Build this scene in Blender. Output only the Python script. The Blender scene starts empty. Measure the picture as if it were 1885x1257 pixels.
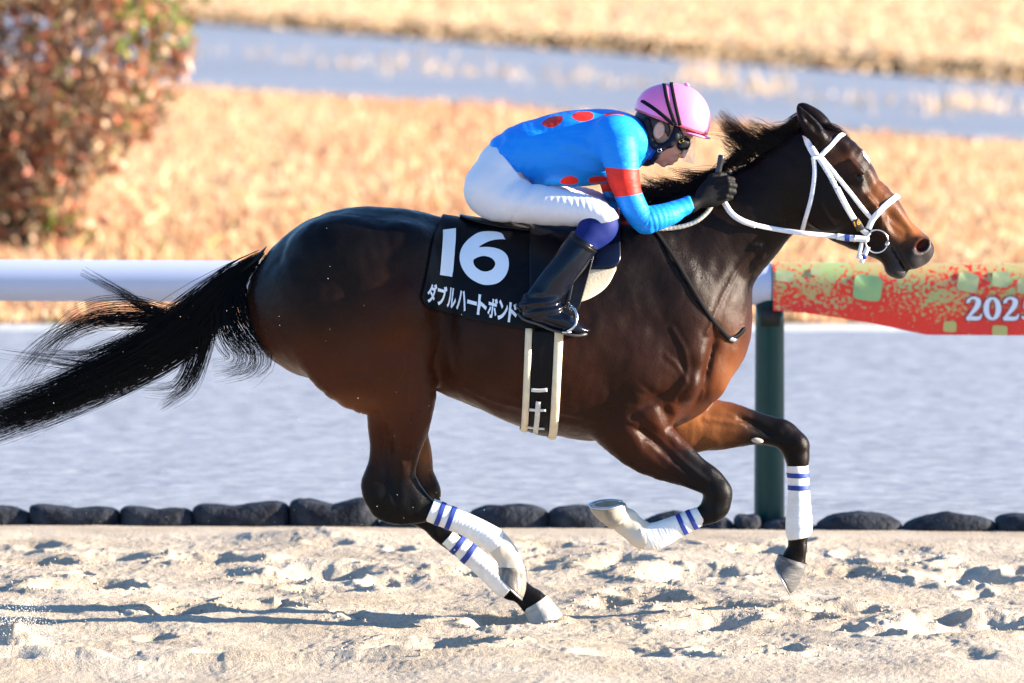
import bpy, math, random
import numpy as np
from mathutils import Vector, Matrix
from mathutils.bvhtree import BVHTree

R = math.radians
rng = np.random.default_rng(7)
random.seed(7)
scene = bpy.context.scene
C = scene.collection

# ------------------------------------------------------------------ camera
D0, FPX, W0, H0 = 25.0, 14000.0, 1885.0, 1257.0
PITCH = math.atan(1028.5 / FPX)
CAMZ = D0 * math.tan(PITCH + math.atan(511.5 / FPX))
cam = bpy.data.cameras.new('camera')
cam.sensor_width = 36.0
cam.lens = FPX / W0 * 36.0
cam.clip_start, cam.clip_end = 0.5, 6000
cam.dof.use_dof = True
cam.dof.focus_distance = 24.85
cam.dof.aperture_fstop = 3.6
camo = bpy.data.objects.new('camera', cam)
C.objects.link(camo)
camo.location = (0, -D0, CAMZ)
camo.rotation_euler = (math.pi / 2 - PITCH, 0, 0)
scene.camera = camo

# ------------------------------------------------------------------ sky, sun, exposure
SUN_EL, SUN_AZ = R(15), R(-3.5)          # azimuth measured from +x towards +y (beyond the horse)
wld = bpy.data.worlds.new('World'); scene.world = wld
wld.use_nodes = True
wn = wld.node_tree.nodes; wl = wld.node_tree.links
sky = wn.new('ShaderNodeTexSky'); sky.sky_type = 'NISHITA'; sky.sun_disc = False
sky.sun_elevation = SUN_EL
sky.sun_rotation = math.pi / 2 - SUN_AZ
sky.air_density = 1.0; sky.dust_density = 0.2; sky.ozone_density = 5.0
bg = wn['Background']; bg.inputs['Strength'].default_value = 0.09
wl.new(sky.outputs['Color'], bg.inputs['Color'])
sl = bpy.data.lights.new('sun', 'SUN'); sl.energy = 5.0; sl.angle = R(0.5); sl.color = (1.0, 0.87, 0.70)
so = bpy.data.objects.new('sun', sl); C.objects.link(so)
sd = Vector((math.cos(SUN_EL) * math.cos(SUN_AZ), math.cos(SUN_EL) * math.sin(SUN_AZ), math.sin(SUN_EL)))
so.rotation_euler = sd.to_track_quat('Z', 'Y').to_euler()
so.location = (8, 2, 6)
vs = scene.view_settings
vs.view_transform = 'Standard'; vs.look = 'None'; vs.gamma = 1.0; vs.use_curve_mapping = False
vs.exposure = 2.1

# ------------------------------------------------------------------ photograph pixel -> place
cp, sp = math.cos(PITCH), math.sin(PITCH)
CAMV = np.array([0, -D0, CAMZ])
def pray(px, py):
    cx = (px - W0 / 2) / FPX; cy = (H0 / 2 - py) / FPX
    return np.array([cx, cp + cy * sp, -sp + cy * cp])
def P(px, py, y=0.0):
    d = pray(px, py); t = (y + D0) / d[1]
    return CAMV + t * d
def G(px, py, z=0.0):
    d = pray(px, py); t = (z - CAMZ) / d[2]
    return CAMV + t * d
def ortho_px(v):
    return W0 / 2 + 560 * v[:, 0], 1140 - 561.5 * v[:, 2]

# ------------------------------------------------------------------ noise
def _h(ix, iy, iz, s):
    n = (ix * 374761393 + iy * 668265263 + iz * 2147483647 + s * 974634777) & 0xffffffff
    n = ((n ^ (n >> 13)) * 1274126177) & 0xffffffff
    return ((n ^ (n >> 16)) & 0xffff) / 65535.0
def vnoise(x, y, z=None, s=0):
    x = np.asarray(x, float); y = np.asarray(y, float)
    ca, sa = math.cos(0.6 + s * 1.7), math.sin(0.6 + s * 1.7)
    x, y = x * ca - y * sa + s * 3.1, x * sa + y * ca
    z = np.zeros_like(x) if z is None else np.asarray(z, float)
    x, y, z = np.broadcast_arrays(x, y, z)
    ix = np.floor(x).astype(np.int64); iy = np.floor(y).astype(np.int64); iz = np.floor(z).astype(np.int64)
    fx, fy, fz = x - ix, y - iy, z - iz
    fx = fx * fx * fx * (fx * (fx * 6 - 15) + 10); fy = fy * fy * fy * (fy * (fy * 6 - 15) + 10); fz = fz * fz * (3 - 2 * fz)
    def c(a, b, d): return _h(ix + a, iy + b, iz + d, s)
    def pl(d):
        return (c(0, 0, d) * (1 - fx) + c(1, 0, d) * fx) * (1 - fy) + (c(0, 1, d) * (1 - fx) + c(1, 1, d) * fx) * fy
    if not np.any(z): return pl(0) * 2 - 1
    return (pl(0) * (1 - fz) + pl(1) * fz) * 2 - 1
def sstep(a, b, x):
    t = np.clip((x - a) / (b - a), 0, 1); return t * t * (3 - 2 * t)

# ------------------------------------------------------------------ scene bookkeeping
def empty(name, loc, label=None, cat=None, group=None):
    o = bpy.data.objects.new(name, None); C.objects.link(o); o.location = loc
    o.empty_display_size = 0.1
    if label: tag(o, label, cat, group)
    return o
def tag(o, label=None, cat=None, group=None, kind=None):
    if label: o['label'] = label
    if cat: o['category'] = cat
    if group: o['group'] = group
    if kind: o['kind'] = kind
    return o
def mesh_arrays(name, verts, faces):
    """verts (n,3); faces (m,k) array or list of arrays of different k"""
    me = bpy.data.meshes.new(name)
    verts = np.asarray(verts, np.float32)
    fl = faces if isinstance(faces, list) else [faces]
    fl = [np.asarray(f, np.int32) for f in fl if len(f)]
    nl = sum(f.size for f in fl); nf = sum(len(f) for f in fl)
    me.vertices.add(len(verts)); me.vertices.foreach_set('co', verts.ravel())
    me.loops.add(nl); me.loops.foreach_set('vertex_index', np.concatenate([f.ravel() for f in fl]))
    st = []; k = 0
    for f in fl:
        st.append(k + np.arange(len(f)) * f.shape[1]); k += f.size
    me.polygons.add(nf); me.polygons.foreach_set('loop_start', np.concatenate(st).astype(np.int32))
    me.update(calc_edges=True); me.validate()
    return me
def link(name, me, mat=None, parent=None, smooth=True):
    o = bpy.data.objects.new(name, me); C.objects.link(o)
    if mat is not None and not me.materials: me.materials.append(mat)
    if smooth and len(me.polygons):
        me.polygons.foreach_set('use_smooth', np.ones(len(me.polygons), bool))
    if parent is not None:
        o.parent = parent
        o.matrix_parent_inverse = Matrix.Translation(-Vector(parent.location))
    return o
def obj(name, verts, faces, mat, parent=None, smooth=True):
    return link(name, mesh_arrays(name, verts, faces), mat, parent, smooth)
def attr(me, name, data, typ='FLOAT_COLOR'):
    a = me.attributes.new(name, typ, 'POINT')
    if typ == 'FLOAT_COLOR':
        d = np.ones((len(data), 4), np.float32); d[:, :3] = data
        a.data.foreach_set('color', d.ravel())
    else:
        a.data.foreach_set('value', np.asarray(data, np.float32).ravel())

# ------------------------------------------------------------------ materials
def newmat(name):
    m = bpy.data.materials.new(name); m.use_nodes = True
    nt = m.node_tree; return m, nt.nodes, nt.links, nt.nodes['Principled BSDF']
def N(nodes, t, **kw):
    n = nodes.new(t)
    for k, v in kw.items():
        if k in n.inputs: n.inputs[k].default_value = v
        else: setattr(n, k, v)
    return n
def mat(name, col, rough=0.5, col2=None, scale=20, bump=0.0, bscale=60, metal=0.0, spec=0.5, stretch=None, detail=5, sheen=0, coat=0, attrname=None, bdist=0.01):
    m, n, l, b = newmat(name)
    b.inputs['Roughness'].default_value = rough; b.inputs['Metallic'].default_value = metal
    b.inputs['Specular IOR Level'].default_value = spec
    if sheen: b.inputs['Sheen Weight'].default_value = sheen
    if coat:
        b.inputs['Coat Weight'].default_value = coat; b.inputs['Coat Roughness'].default_value = 0.15
    tc = n.new('ShaderNodeTexCoord'); mp = n.new('ShaderNodeMapping')
    l.new(tc.outputs['Object'], mp.inputs['Vector'])
    if stretch: mp.inputs['Scale'].default_value = stretch
    if attrname:
        a = N(n, 'ShaderNodeAttribute', attribute_name=attrname); src = a.outputs['Color']
    if col2 is not None or attrname:
        t = N(n, 'ShaderNodeTexNoise', Scale=scale, Detail=detail); l.new(mp.outputs['Vector'], t.inputs['Vector'])
        mx = n.new('ShaderNodeMix'); mx.data_type = 'RGBA'
        rp = N(n, 'ShaderNodeMapRange'); rp.inputs['From Min'].default_value = 0.35; rp.inputs['From Max'].default_value = 0.65
        l.new(t.outputs['Fac'], rp.inputs['Value']); l.new(rp.outputs['Result'], mx.inputs['Factor'])
        if attrname:
            hs = N(n, 'ShaderNodeHueSaturation'); hs.inputs['Value'].default_value = 0.72
            l.new(src, hs.inputs['Color']); l.new(hs.outputs['Color'], mx.inputs['A']); l.new(src, mx.inputs['B'])
        else:
            mx.inputs['A'].default_value = (*col, 1); mx.inputs['B'].default_value = (*col2, 1)
        l.new(mx.outputs['Result'], b.inputs['Base Color'])
    else:
        b.inputs['Base Color'].default_value = (*col, 1)
    if bump:
        t2 = N(n, 'ShaderNodeTexNoise', Scale=bscale, Detail=detail); l.new(mp.outputs['Vector'], t2.inputs['Vector'])
        bp = N(n, 'ShaderNodeBump', Strength=bump, Distance=bdist); l.new(t2.outputs['Fac'], bp.inputs['Height'])
        l.new(bp.outputs['Normal'], b.inputs['Normal'])
    return m

# ------------------------------------------------------------------ signed-distance sculpting
def catmull(a, sub):
    a = np.asarray(a, float); n = len(a)
    e = np.vstack([2 * a[0] - a[1], a, 2 * a[-1] - a[-2]])
    out = []
    for i in range(n - 1):
        p0, p1, p2, p3 = e[i], e[i + 1], e[i + 2], e[i + 3]
        for k in range(sub):
            t = k / sub
            out.append(0.5 * (2 * p1 + (p2 - p0) * t + (2 * p0 - 5 * p1 + 4 * p2 - p3) * t * t + (3 * p1 - p0 - 3 * p2 + p3) * t ** 3))
    out.append(a[-1]); return np.array(out)
def stations(st, sub=5, y=None, grow=0.0):
    """(ax,ay,bx,by,lateral,y) outline pairs -> centre, half-vector length, lateral"""
    rows = []
    for s in st:
        yy = s[5] if len(s) > 5 else 0.0
        if y is not None: yy = y
        a = P(s[0], s[1], yy); b = P(s[2], s[3], yy)
        rows.append(np.concatenate([(a + b) / 2, [np.linalg.norm(b - a) / 2, s[4]], (b - a) / np.linalg.norm(b - a)]))
    r = catmull(rows, sub)
    r[:, 3:5] = np.maximum(r[:, 3:5], 0.004) + grow
    return r
class Field:
    def __init__(self, lo, hi, h):
        self.lo = np.array(lo, float); self.h = h
        self.n = np.ceil((np.array(hi) - self.lo) / h).astype(int) + 1
        self.a = np.full(self.n, 1.0, np.float32)
        self.ax = [(self.lo[i] + h * np.arange(self.n[i])).astype(np.float32) for i in range(3)]
    def sl(self, lo, hi):
        i0 = np.clip(np.floor((np.asarray(lo) - self.lo) / self.h).astype(int), 0, self.n)
        i1 = np.clip(np.ceil((np.asarray(hi) - self.lo) / self.h).astype(int) + 1, 0, self.n)
        return tuple(slice(int(p), int(q)) for p, q in zip(i0, i1))
    def grid(self, s):
        return self.ax[0][s[0]][:, None, None], self.ax[1][s[1]][None, :, None], self.ax[2][s[2]][None, None, :]
    def merge(self, s, f, k, sub=False):
        g = self.a[s]
        if sub:
            f = -f; h = np.maximum(k - np.abs(g - f), 0) / k
            self.a[s] = np.maximum(g, f) + h * h * k * 0.25
        else:
            h = np.maximum(k - np.abs(g - f), 0) / k
            self.a[s] = np.minimum(g, f) - h * h * k * 0.25
    def limb(self, st, k=0.03, sub=5, egg=0.0, exp=2.0, mirror=False, grow=0.0, dx=0.0, carve=False):
        r = stations(st, sub, grow=grow)
        r[:, 0] += dx
        if mirror: r[:, 1] *= -1
        m = 0.05 + k
        big = np.max(r[:, 3:5]) + m
        S = self.sl(r[:, :3].min(0) - big, r[:, :3].max(0) + big)
        if any(q.stop <= q.start for q in S): return
        L = np.full([q.stop - q.start for q in S], 1.0, np.float32)
        off = np.array([q.start for q in S])
        for i in range(len(r) - 1):
            c0, c1 = r[i, :3], r[i + 1, :3]
            d = c1 - c0; ln = float(np.dot(d, d)) + 1e-12
            hb = max(r[i, 3], r[i + 1, 3], r[i, 4], r[i + 1, 4]) + m
            s = self.sl(np.minimum(c0, c1) - hb, np.maximum(c0, c1) + hb)
            if any(q.stop <= q.start for q in s): continue
            X, Y, Z = self.grid(s)
            X = X - c0[0]; Y = Y - c0[1]; Z = Z - c0[2]
            t = np.clip((X * d[0] + Y * d[1] + Z * d[2]) / ln, 0, 1)
            ru = r[i, 3] + (r[i + 1, 3] - r[i, 3]) * t; rv = r[i, 4] + (r[i + 1, 4] - r[i, 4]) * t
            qx = X - d[0] * t; qy = Y - d[1] * t; qz = Z - d[2] * t
            q = math.hypot(d[0], d[2]) + 1e-9
            nx, nz = -d[2] / q, d[0] / q
            tx, tz = d[0] / q, d[2] / q
            u = qx * nx + qz * nz; w = qx * tx + qz * tz; v = qy
            if egg: rv = rv * (1 + egg * np.clip(u / ru, -1, 1))
            rm = np.minimum(ru, rv)
            if exp == 2.0:
                k0 = np.sqrt((u / ru) ** 2 + (v / rv) ** 2 + (w / rm) ** 2); k1 = np.sqrt((u / ru ** 2) ** 2 + (v / rv ** 2) ** 2 + (w / rm ** 2) ** 2)
                f = np.where(k0 < .25, (k0 - 1) * rm, k0 * (k0 - 1) / np.maximum(k1, 1e-6))
            else:
                f = (np.abs(u / ru) ** exp + np.abs(v / rv) ** exp + np.abs(w / rm) ** exp) ** (1 / exp); f = (f - 1) * rm
            ls = tuple(slice(a.start - o, a.stop - o) for a, o in zip(s, off))
            L[ls] = np.minimum(L[ls], f)
        self.merge(S, L, k, carve)
    def ell(self, c, rad, ang=0.0, k=0.03, yaw=0.0, both=False, sub=False):
        """ellipsoid; ang tilts it in the side view (degrees, counter-clockwise as seen), yaw about z"""
        c = np.asarray(c, float); rad = np.asarray(rad, float)
        for sgn in ((1, -1) if both else (1,)):
            cc = c * [1, sgn, 1]
            hb = rad.max() + 0.04 + k
            s = self.sl(cc - hb, cc + hb)
            if any(q.stop <= q.start for q in s): continue
            X, Y, Z = self.grid(s); X = X - cc[0]; Y = (Y - cc[1]) * sgn; Z = Z - cc[2]
            if yaw:
                ca, sa = math.cos(R(yaw)), math.sin(R(yaw)); X, Y = X * ca + Y * sa, -X * sa + Y * ca
            ca, sa = math.cos(R(ang)), math.sin(R(ang))
            U = X * ca + Z * sa; V = -X * sa + Z * ca
            k0 = np.sqrt((U / rad[0]) ** 2 + (Y / rad[1]) ** 2 + (V / rad[2]) ** 2); k1 = np.sqrt((U / rad[0] ** 2) ** 2 + (Y / rad[1] ** 2) ** 2 + (V / rad[2] ** 2) ** 2)
            f = np.where(k0 < .25, (k0 - 1) * rad.min(), k0 * (k0 - 1) / np.maximum(k1, 1e-6))
            self.merge(s, f, k, sub)
    def chain(self, pts, rads, k=0.012, sub=False, mirror=False):
        pts = np.asarray(pts, float).copy()
        if mirror: pts[:, 1] *= -1
        for i in range(len(pts) - 1):
            a, b = pts[i], pts[i + 1]; ra, rb = rads[i], rads[i + 1]
            hb = max(ra, rb) + k + 0.02
            s = self.sl(np.minimum(a, b) - hb, np.maximum(a, b) + hb)
            if any(q.stop <= q.start for q in s): continue
            X, Y, Z = self.grid(s); d = b - a; ln = np.dot(d, d) + 1e-12
            X = X - a[0]; Y = Y - a[1]; Z = Z - a[2]
            t = np.clip((X * d[0] + Y * d[1] + Z * d[2]) / ln, 0, 1)
            f = np.sqrt((X - d[0] * t) ** 2 + (Y - d[1] * t) ** 2 + (Z - d[2] * t) ** 2) - (ra + (rb - ra) * t)
            self.merge(s, f, k, sub)
    def plane(self, p, nrm):
        """keep the side n points away from"""
        X, Y, Z = self.grid(self.sl([-9] * 3, [9] * 3))
        f = (X - p[0]) * nrm[0] + (Y - p[1]) * nrm[1] + (Z - p[2]) * nrm[2]
        self.a = np.maximum(self.a, f.astype(np.float32))
    def mesh(self, smooth=2):
        a = self.a; nx, ny, nz = a.shape
        ins = a < 0
        cnt = np.zeros((nx - 1, ny - 1, nz - 1), np.uint8)
        for i in (0, 1):
            for j in (0, 1):
                for k in (0, 1):
                    cnt += ins[i:nx - 1 + i, j:ny - 1 + j, k:nz - 1 + k]
        act = (cnt > 0) & (cnt < 8)
        idx = np.argwhere(act)
        vid = np.full(act.shape, -1, np.int32); vid[act] = np.arange(len(idx))
        cor = [(i, j, k) for i in (0, 1) for j in (0, 1) for k in (0, 1)]
        val = np.stack([a[idx[:, 0] + c[0], idx[:, 1] + c[1], idx[:, 2] + c[2]] for c in cor], 1)
        acc = np.zeros((len(idx), 3)); n = np.zeros(len(idx))
        for p in range(8):
            for q in range(p + 1, 8):
                if sum(abs(cor[p][m] - cor[q][m]) for m in range(3)) != 1: continue
                x = (val[:, p] < 0) != (val[:, q] < 0)
                t = val[x, p] / (val[x, p] - val[x, q])
                acc[x] += np.array(cor[p]) + t[:, None] * (np.array(cor[q]) - np.array(cor[p])); n[x] += 1
        v = (idx + acc / n[:, None]) * self.h + self.lo
        qs = []
        for axs in range(3):
            o1, o2 = [(1, 2), (2, 0), (0, 1)][axs]
            sa = [slice(0, s) for s in a.shape]; sb = list(sa)
            sa[axs] = slice(0, a.shape[axs] - 1); sb[axs] = slice(1, a.shape[axs])
            A = ins[tuple(sa)]; B = ins[tuple(sb)]
            e = np.argwhere(A != B); fl = A[tuple(e.T)]
            ok = (e[:, o1] > 0) & (e[:, o2] > 0) & (e[:, o1] < a.shape[o1] - 1) & (e[:, o2] < a.shape[o2] - 1)
            e = e[ok]; fl = fl[ok]
            def g(d1, d2):
                c = e.copy(); c[:, o1] -= d1; c[:, o2] -= d2; return vid[tuple(c.T)]
            quad = np.stack([g(1, 1), g(0, 1), g(0, 0), g(1, 0)], 1)
            quad[~fl] = quad[~fl][:, ::-1]
            qs.append(quad)
        f = np.vstack(qs)
        e = np.vstack([f[:, [0, 1]], f[:, [1, 2]], f[:, [2, 3]], f[:, [3, 0]]])
        deg = np.bincount(e.ravel(), minlength=len(v)).astype(float)[:, None] + 1e-9
        def lap(v):
            s = np.zeros_like(v)
            for m in range(3):
                s[:, m] = np.bincount(e[:, 0], v[e[:, 1], m], len(v)) + np.bincount(e[:, 1], v[e[:, 0], m], len(v))
            return s / deg - v
        for _ in range(smooth):
            v = v + 0.5 * lap(v); v = v - 0.52 * lap(v)
        return v, f
def normals(v, f):
    n = np.cross(v[f[:, 2]] - v[f[:, 0]], v[f[:, 3]] - v[f[:, 1]])
    o = np.zeros_like(v)
    for m in range(3):
        for k in range(4): o[:, m] += np.bincount(f[:, k], n[:, m], len(v))
    return o / (np.linalg.norm(o, axis=1)[:, None] + 1e-12)
def bvh_of(v, f):
    return BVHTree.FromPolygons([tuple(x) for x in v], [tuple(int(i) for i in q) for q in f])
def hit_px(bvh, px, py):
    d = pray(px, py); d /= np.linalg.norm(d)
    loc, nor, i, dist = bvh.ray_cast(Vector(CAMV), Vector(d))
    if loc is None: return None, None
    return np.array(loc), np.array(nor)

# ------------------------------------------------------------------ small builders
def tube(pts, rad, sides=8, cap=True):
    pts = np.asarray(pts, float); n = len(pts)
    rad = np.broadcast_to(np.asarray(rad, float), (n,))
    t = np.gradient(pts, axis=0); t /= np.linalg.norm(t, axis=1)[:, None] + 1e-12
    ref = np.array([0, 1.0, 0]) if abs(t[0, 1]) < 0.9 else np.array([1.0, 0, 0])
    a = np.cross(t, ref); a /= np.linalg.norm(a, axis=1)[:, None] + 1e-12
    b = np.cross(t, a)
    th = np.arange(sides) * 2 * math.pi / sides
    v = (pts[:, None, :] + rad[:, None, None] * (np.cos(th)[None, :, None] * a[:, None, :] + np.sin(th)[None, :, None] * b[:, None, :])).reshape(-1, 3)
    f = []
    for i in range(n - 1):
        for k in range(sides):
            f.append((i * sides + k, i * sides + (k + 1) % sides, (i + 1) * sides + (k + 1) % sides, (i + 1) * sides + k))
    fl = [np.array(f)]
    if cap: fl.append(np.array([list(range(sides))[::-1], list(range((n - 1) * sides, n * sides))]))
    return v, fl
def box(lo, hi):
    lo, hi = np.array(lo, float), np.array(hi, float)
    v = np.array([[(lo, hi)[i][0], (lo, hi)[j][1], (lo, hi)[k][2]] for i in (0, 1) for j in (0, 1) for k in (0, 1)])
    f = np.array([[0, 1, 3, 2], [4, 6, 7, 5], [0, 4, 5, 1], [2, 3, 7, 6], [0, 2, 6, 4], [1, 5, 7, 3]])
    return v, f
def ribbon(pts, nor, width, thick=0.003):
    """flat strap along pts, lying on a surface with normals nor"""
    pts = np.asarray(pts, float); nor = np.asarray(nor, float)
    w = np.broadcast_to(np.asarray(width, float), (len(pts),))[:, None] / 2
    t = np.gradient(pts, axis=0); t /= np.linalg.norm(t, axis=1)[:, None] + 1e-12
    nor = nor - (nor * t).sum(1)[:, None] * t
    nor /= np.linalg.norm(nor, axis=1)[:, None] + 1e-12
    s = np.cross(t, nor)
    r = [pts + s * w, pts + s * w * 0.8 + nor * thick, pts - s * w * 0.8 + nor * thick, pts - s * w, pts - s * w * 0.8 - nor * thick * .7, pts + s * w * 0.8 - nor * thick * .7]
    k = len(r)
    v = np.stack(r, 1).reshape(-1, 3); f = []
    for i in range(len(pts) - 1):
        for q in range(k):
            f.append((i * k + q, i * k + (q + 1) % k, (i + 1) * k + (q + 1) % k, (i + 1) * k + q))
    return v, [np.array(f), np.array([list(range(k))[::-1], list(range((len(pts) - 1) * k, len(pts) * k))])]
def strap_px(bvh, path, n=24, lift=0.003, sub=8):
    """strap along photograph pixels, laid on the surface met there"""
    pp = catmull(np.array(path, float), sub)
    d = np.r_[0, np.cumsum(np.linalg.norm(np.diff(pp, axis=0), axis=1))]
    q = np.linspace(0, d[-1], n)
    pp = np.stack([np.interp(q, d, pp[:, 0]), np.interp(q, d, pp[:, 1])], 1)
    out, no = [], []
    for x, y in pp:
        l, m = hit_px(bvh, x, y)
        if l is None: continue
        out.append(l); no.append(m)
    out = np.array(out); no = np.array(no)
    for _ in range(3):
        no[1:-1] = (no[:-2] + no[1:-1] * 2 + no[2:]) / 4
        out[1:-1] = (out[:-2] + out[1:-1] * 2 + out[2:]) / 4
    no /= np.linalg.norm(no, axis=1)[:, None]
    return out + no * lift, no
def mirror_y(a): return a * np.array([1, -1, 1.0])
def loft(st, sides=28, sub=6, y=None, grow=0.0, ridge=0.0, turns=14, t0=0.0, t1=1.0, rings=60, cap=True):
    r = stations(st, sub, y=y, grow=grow)
    c = r[:, :3]
    d = np.r_[0, np.cumsum(np.linalg.norm(np.diff(c, axis=0), axis=1))]; d /= d[-1]
    q = np.linspace(t0, t1, rings)
    r = np.stack([np.interp(q, d, r[:, k]) for k in range(8)], 1)
    c = r[:, :3]; u = r[:, 5:8]; u /= np.linalg.norm(u, axis=1)[:, None]
    th = np.arange(sides) * 2 * math.pi / sides
    lat = np.array([0, 1.0, 0])
    g = np.zeros((rings, sides))
    if ridge:
        ph = (q[:, None] * turns + th[None, :] / (2 * math.pi) + 0.12 * np.sin(7 * q[:, None] + th[None, :])) % 1.0
        g = ridge * (1 - ph) + ridge * 0.5 * vnoise(q[:, None] * 30, np.cos(th)[None, :] * 2 + 9, np.sin(th)[None, :] * 2 + 3, 5)
    v = c[:, None, :] + (r[:, 3][:, None] + g)[:, :, None] * np.cos(th)[None, :, None] * u[:, None, :] + (r[:, 4][:, None] + g)[:, :, None] * np.sin(th)[None, :, None] * lat
    f = [(i * sides + k, i * sides + (k + 1) % sides, (i + 1) * sides + (k + 1) % sides, (i + 1) * sides + k) for i in range(rings - 1) for k in range(sides)]
    fl = [np.array(f)]
    if cap: fl.append(np.array([list(range(sides))[::-1], list(range((rings - 1) * sides, rings * sides))]))
    return v.reshape(-1, 3), fl
def merge_geo(parts):
    V, F4, F3, FN, k = [], [], [], {}, 0
    for v, f in parts:
        V.append(v)
        for a in (f if isinstance(f, list) else [f]):
            a = np.asarray(a); FN.setdefault(a.shape[1], []).append(a + k)
        k += len(v)
    return np.vstack(V), [np.vstack(x) for x in FN.values()]
def torus(c, rad, r, nrm_y=True, n=28, m=8, sx=1.0, sz=1.0, tilt=0.0, a0=0, a1=2 * math.pi):
    th = np.linspace(a0, a1, n)
    pts = np.stack([c[0] + sx * rad * np.cos(th), c[1] + tilt * rad * np.cos(th), c[2] + sz * rad * np.sin(th)], 1)
    return tube(pts, r, m)

# ================================================================== THE SETTING
def sheet(name, xs, ys, zf, m, skewed=None):
    X, Y = np.meshgrid(xs, ys, indexing='ij')
    if skewed: Y = Y + skewed(X, Y)
    Z = zf(X, Y)
    v = np.stack([X, Y, Z], -1).reshape(-1, 3)
    n, k = len(xs), len(ys)
    i = np.arange(n - 1)[:, None] * k + np.arange(k - 1)[None, :]
    f = np.stack([i, i + k, i + k + 1, i + 1], -1).reshape(-1, 4)
    o = obj(name, v, f, m)
    o['kind'] = 'structure'
    return o
def quad_sheet(name, corners, m, z):
    v = np.array([[c[0], c[1], z] for c in corners])
    o = obj(name, v, np.array([[0, 1, 2, 3]]), m, smooth=False); o['kind'] = 'structure'
    return o

# --- track sand: hoof-churned, lit by a low sun
def sand_mat():
    m, n, l, b = newmat('track_sand')
    tc = n.new('ShaderNodeTexCoord')
    t1 = N(n, 'ShaderNodeTexNoise', Scale=2.2, Detail=6); t2 = N(n, 'ShaderNodeTexNoise', Scale=90, Detail=6, Roughness=0.7)
    t3 = N(n, 'ShaderNodeTexVoronoi', Scale=170)
    for t in (t1, t2, t3): l.new(tc.outputs['Object'], t.inputs['Vector'])
    r1 = n.new('ShaderNodeValToRGB'); r1.color_ramp.elements[0].position = .38; r1.color_ramp.elements[1].position = .64
    r1.color_ramp.elements[0].color = (0.46, 0.375, 0.28, 1); r1.color_ramp.elements[1].color = (0.57, 0.485, 0.385, 1)
    l.new(t1.outputs['Fac'], r1.inputs['Fac'])
    r2 = n.new('ShaderNodeValToRGB'); r2.color_ramp.elements[0].position = .3; r2.color_ramp.elements[1].position = .6
    r2.color_ramp.elements[0].color = (0.66, 0.64, 0.62, 1); r2.color_ramp.elements[1].color = (1, 1, 1, 1)
    l.new(t2.outputs['Fac'], r2.inputs['Fac'])
    mx = N(n, 'ShaderNodeMix', data_type='RGBA', blend_type='MULTIPLY'); mx.inputs['Factor'].default_value = 1
    l.new(r1.outputs['Color'], mx.inputs['A']); l.new(r2.outputs['Color'], mx.inputs['B'])
    l.new(mx.outputs['Result'], b.inputs['Base Color'])
    b.inputs['Roughness'].default_value = 0.9; b.inputs['Specular IOR Level'].default_value = 0.25
    b1 = N(n, 'ShaderNodeBump', Strength=0.7, Distance=0.010); b2 = N(n, 'ShaderNodeBump', Strength=0.5, Distance=0.004)
    l.new(t2.outputs['Fac'], b1.inputs['Height']); l.new(t3.outputs['Distance'], b2.inputs['Height'])
    l.new(b1.outputs['Normal'], b2.inputs['Normal']); l.new(b2.outputs['Normal'], b.inputs['Normal'])
    return m
M_sand = sand_mat()
CRAT = [(1014, 1009, .8), (838, 1056, .8), (1127, 1037, 1.0), (1285, 1059, 1.3), (1567, 1050, .9), (1794, 1062, 1.2), (1316, 1122, .8), (1297, 1147, 1.0),
        (920, 1135, 1.0), (1769, 1157, 1.3), (1555, 1122, .9), (794, 1188, 1.3), (1385, 1200, 1.1), (160, 1083, 1.2), (390, 1031, 1.0), (486, 1066, .8),
        (594, 1053, 1.1), (594, 1083, .9), (483, 1111, .9), (334, 1127, .8), (204, 1021, .9), (700, 1135, .9), (1680, 1030, .8), (1400, 1015, .8), (60, 1040, .8),
        (1180, 1095, .7), (1460, 1140, .7), (1120, 1110, .6)]
craters = []
for px, py, s in CRAT:
    g = G(px, py); craters.append((g[0], g[1], 0.13 * s * rng.uniform(.85, 1.2), 0.14 * s * rng.uniform(.8, 1.2), 0.072 * s * rng.uniform(.8, 1.15)))
for _ in range(46):
    craters.append((rng.uniform(-2.3, 2.3), rng.uniform(-1.2, 2.6), rng.uniform(.04, .10), rng.uniform(.05, .12), rng.uniform(.014, .036)))
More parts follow.
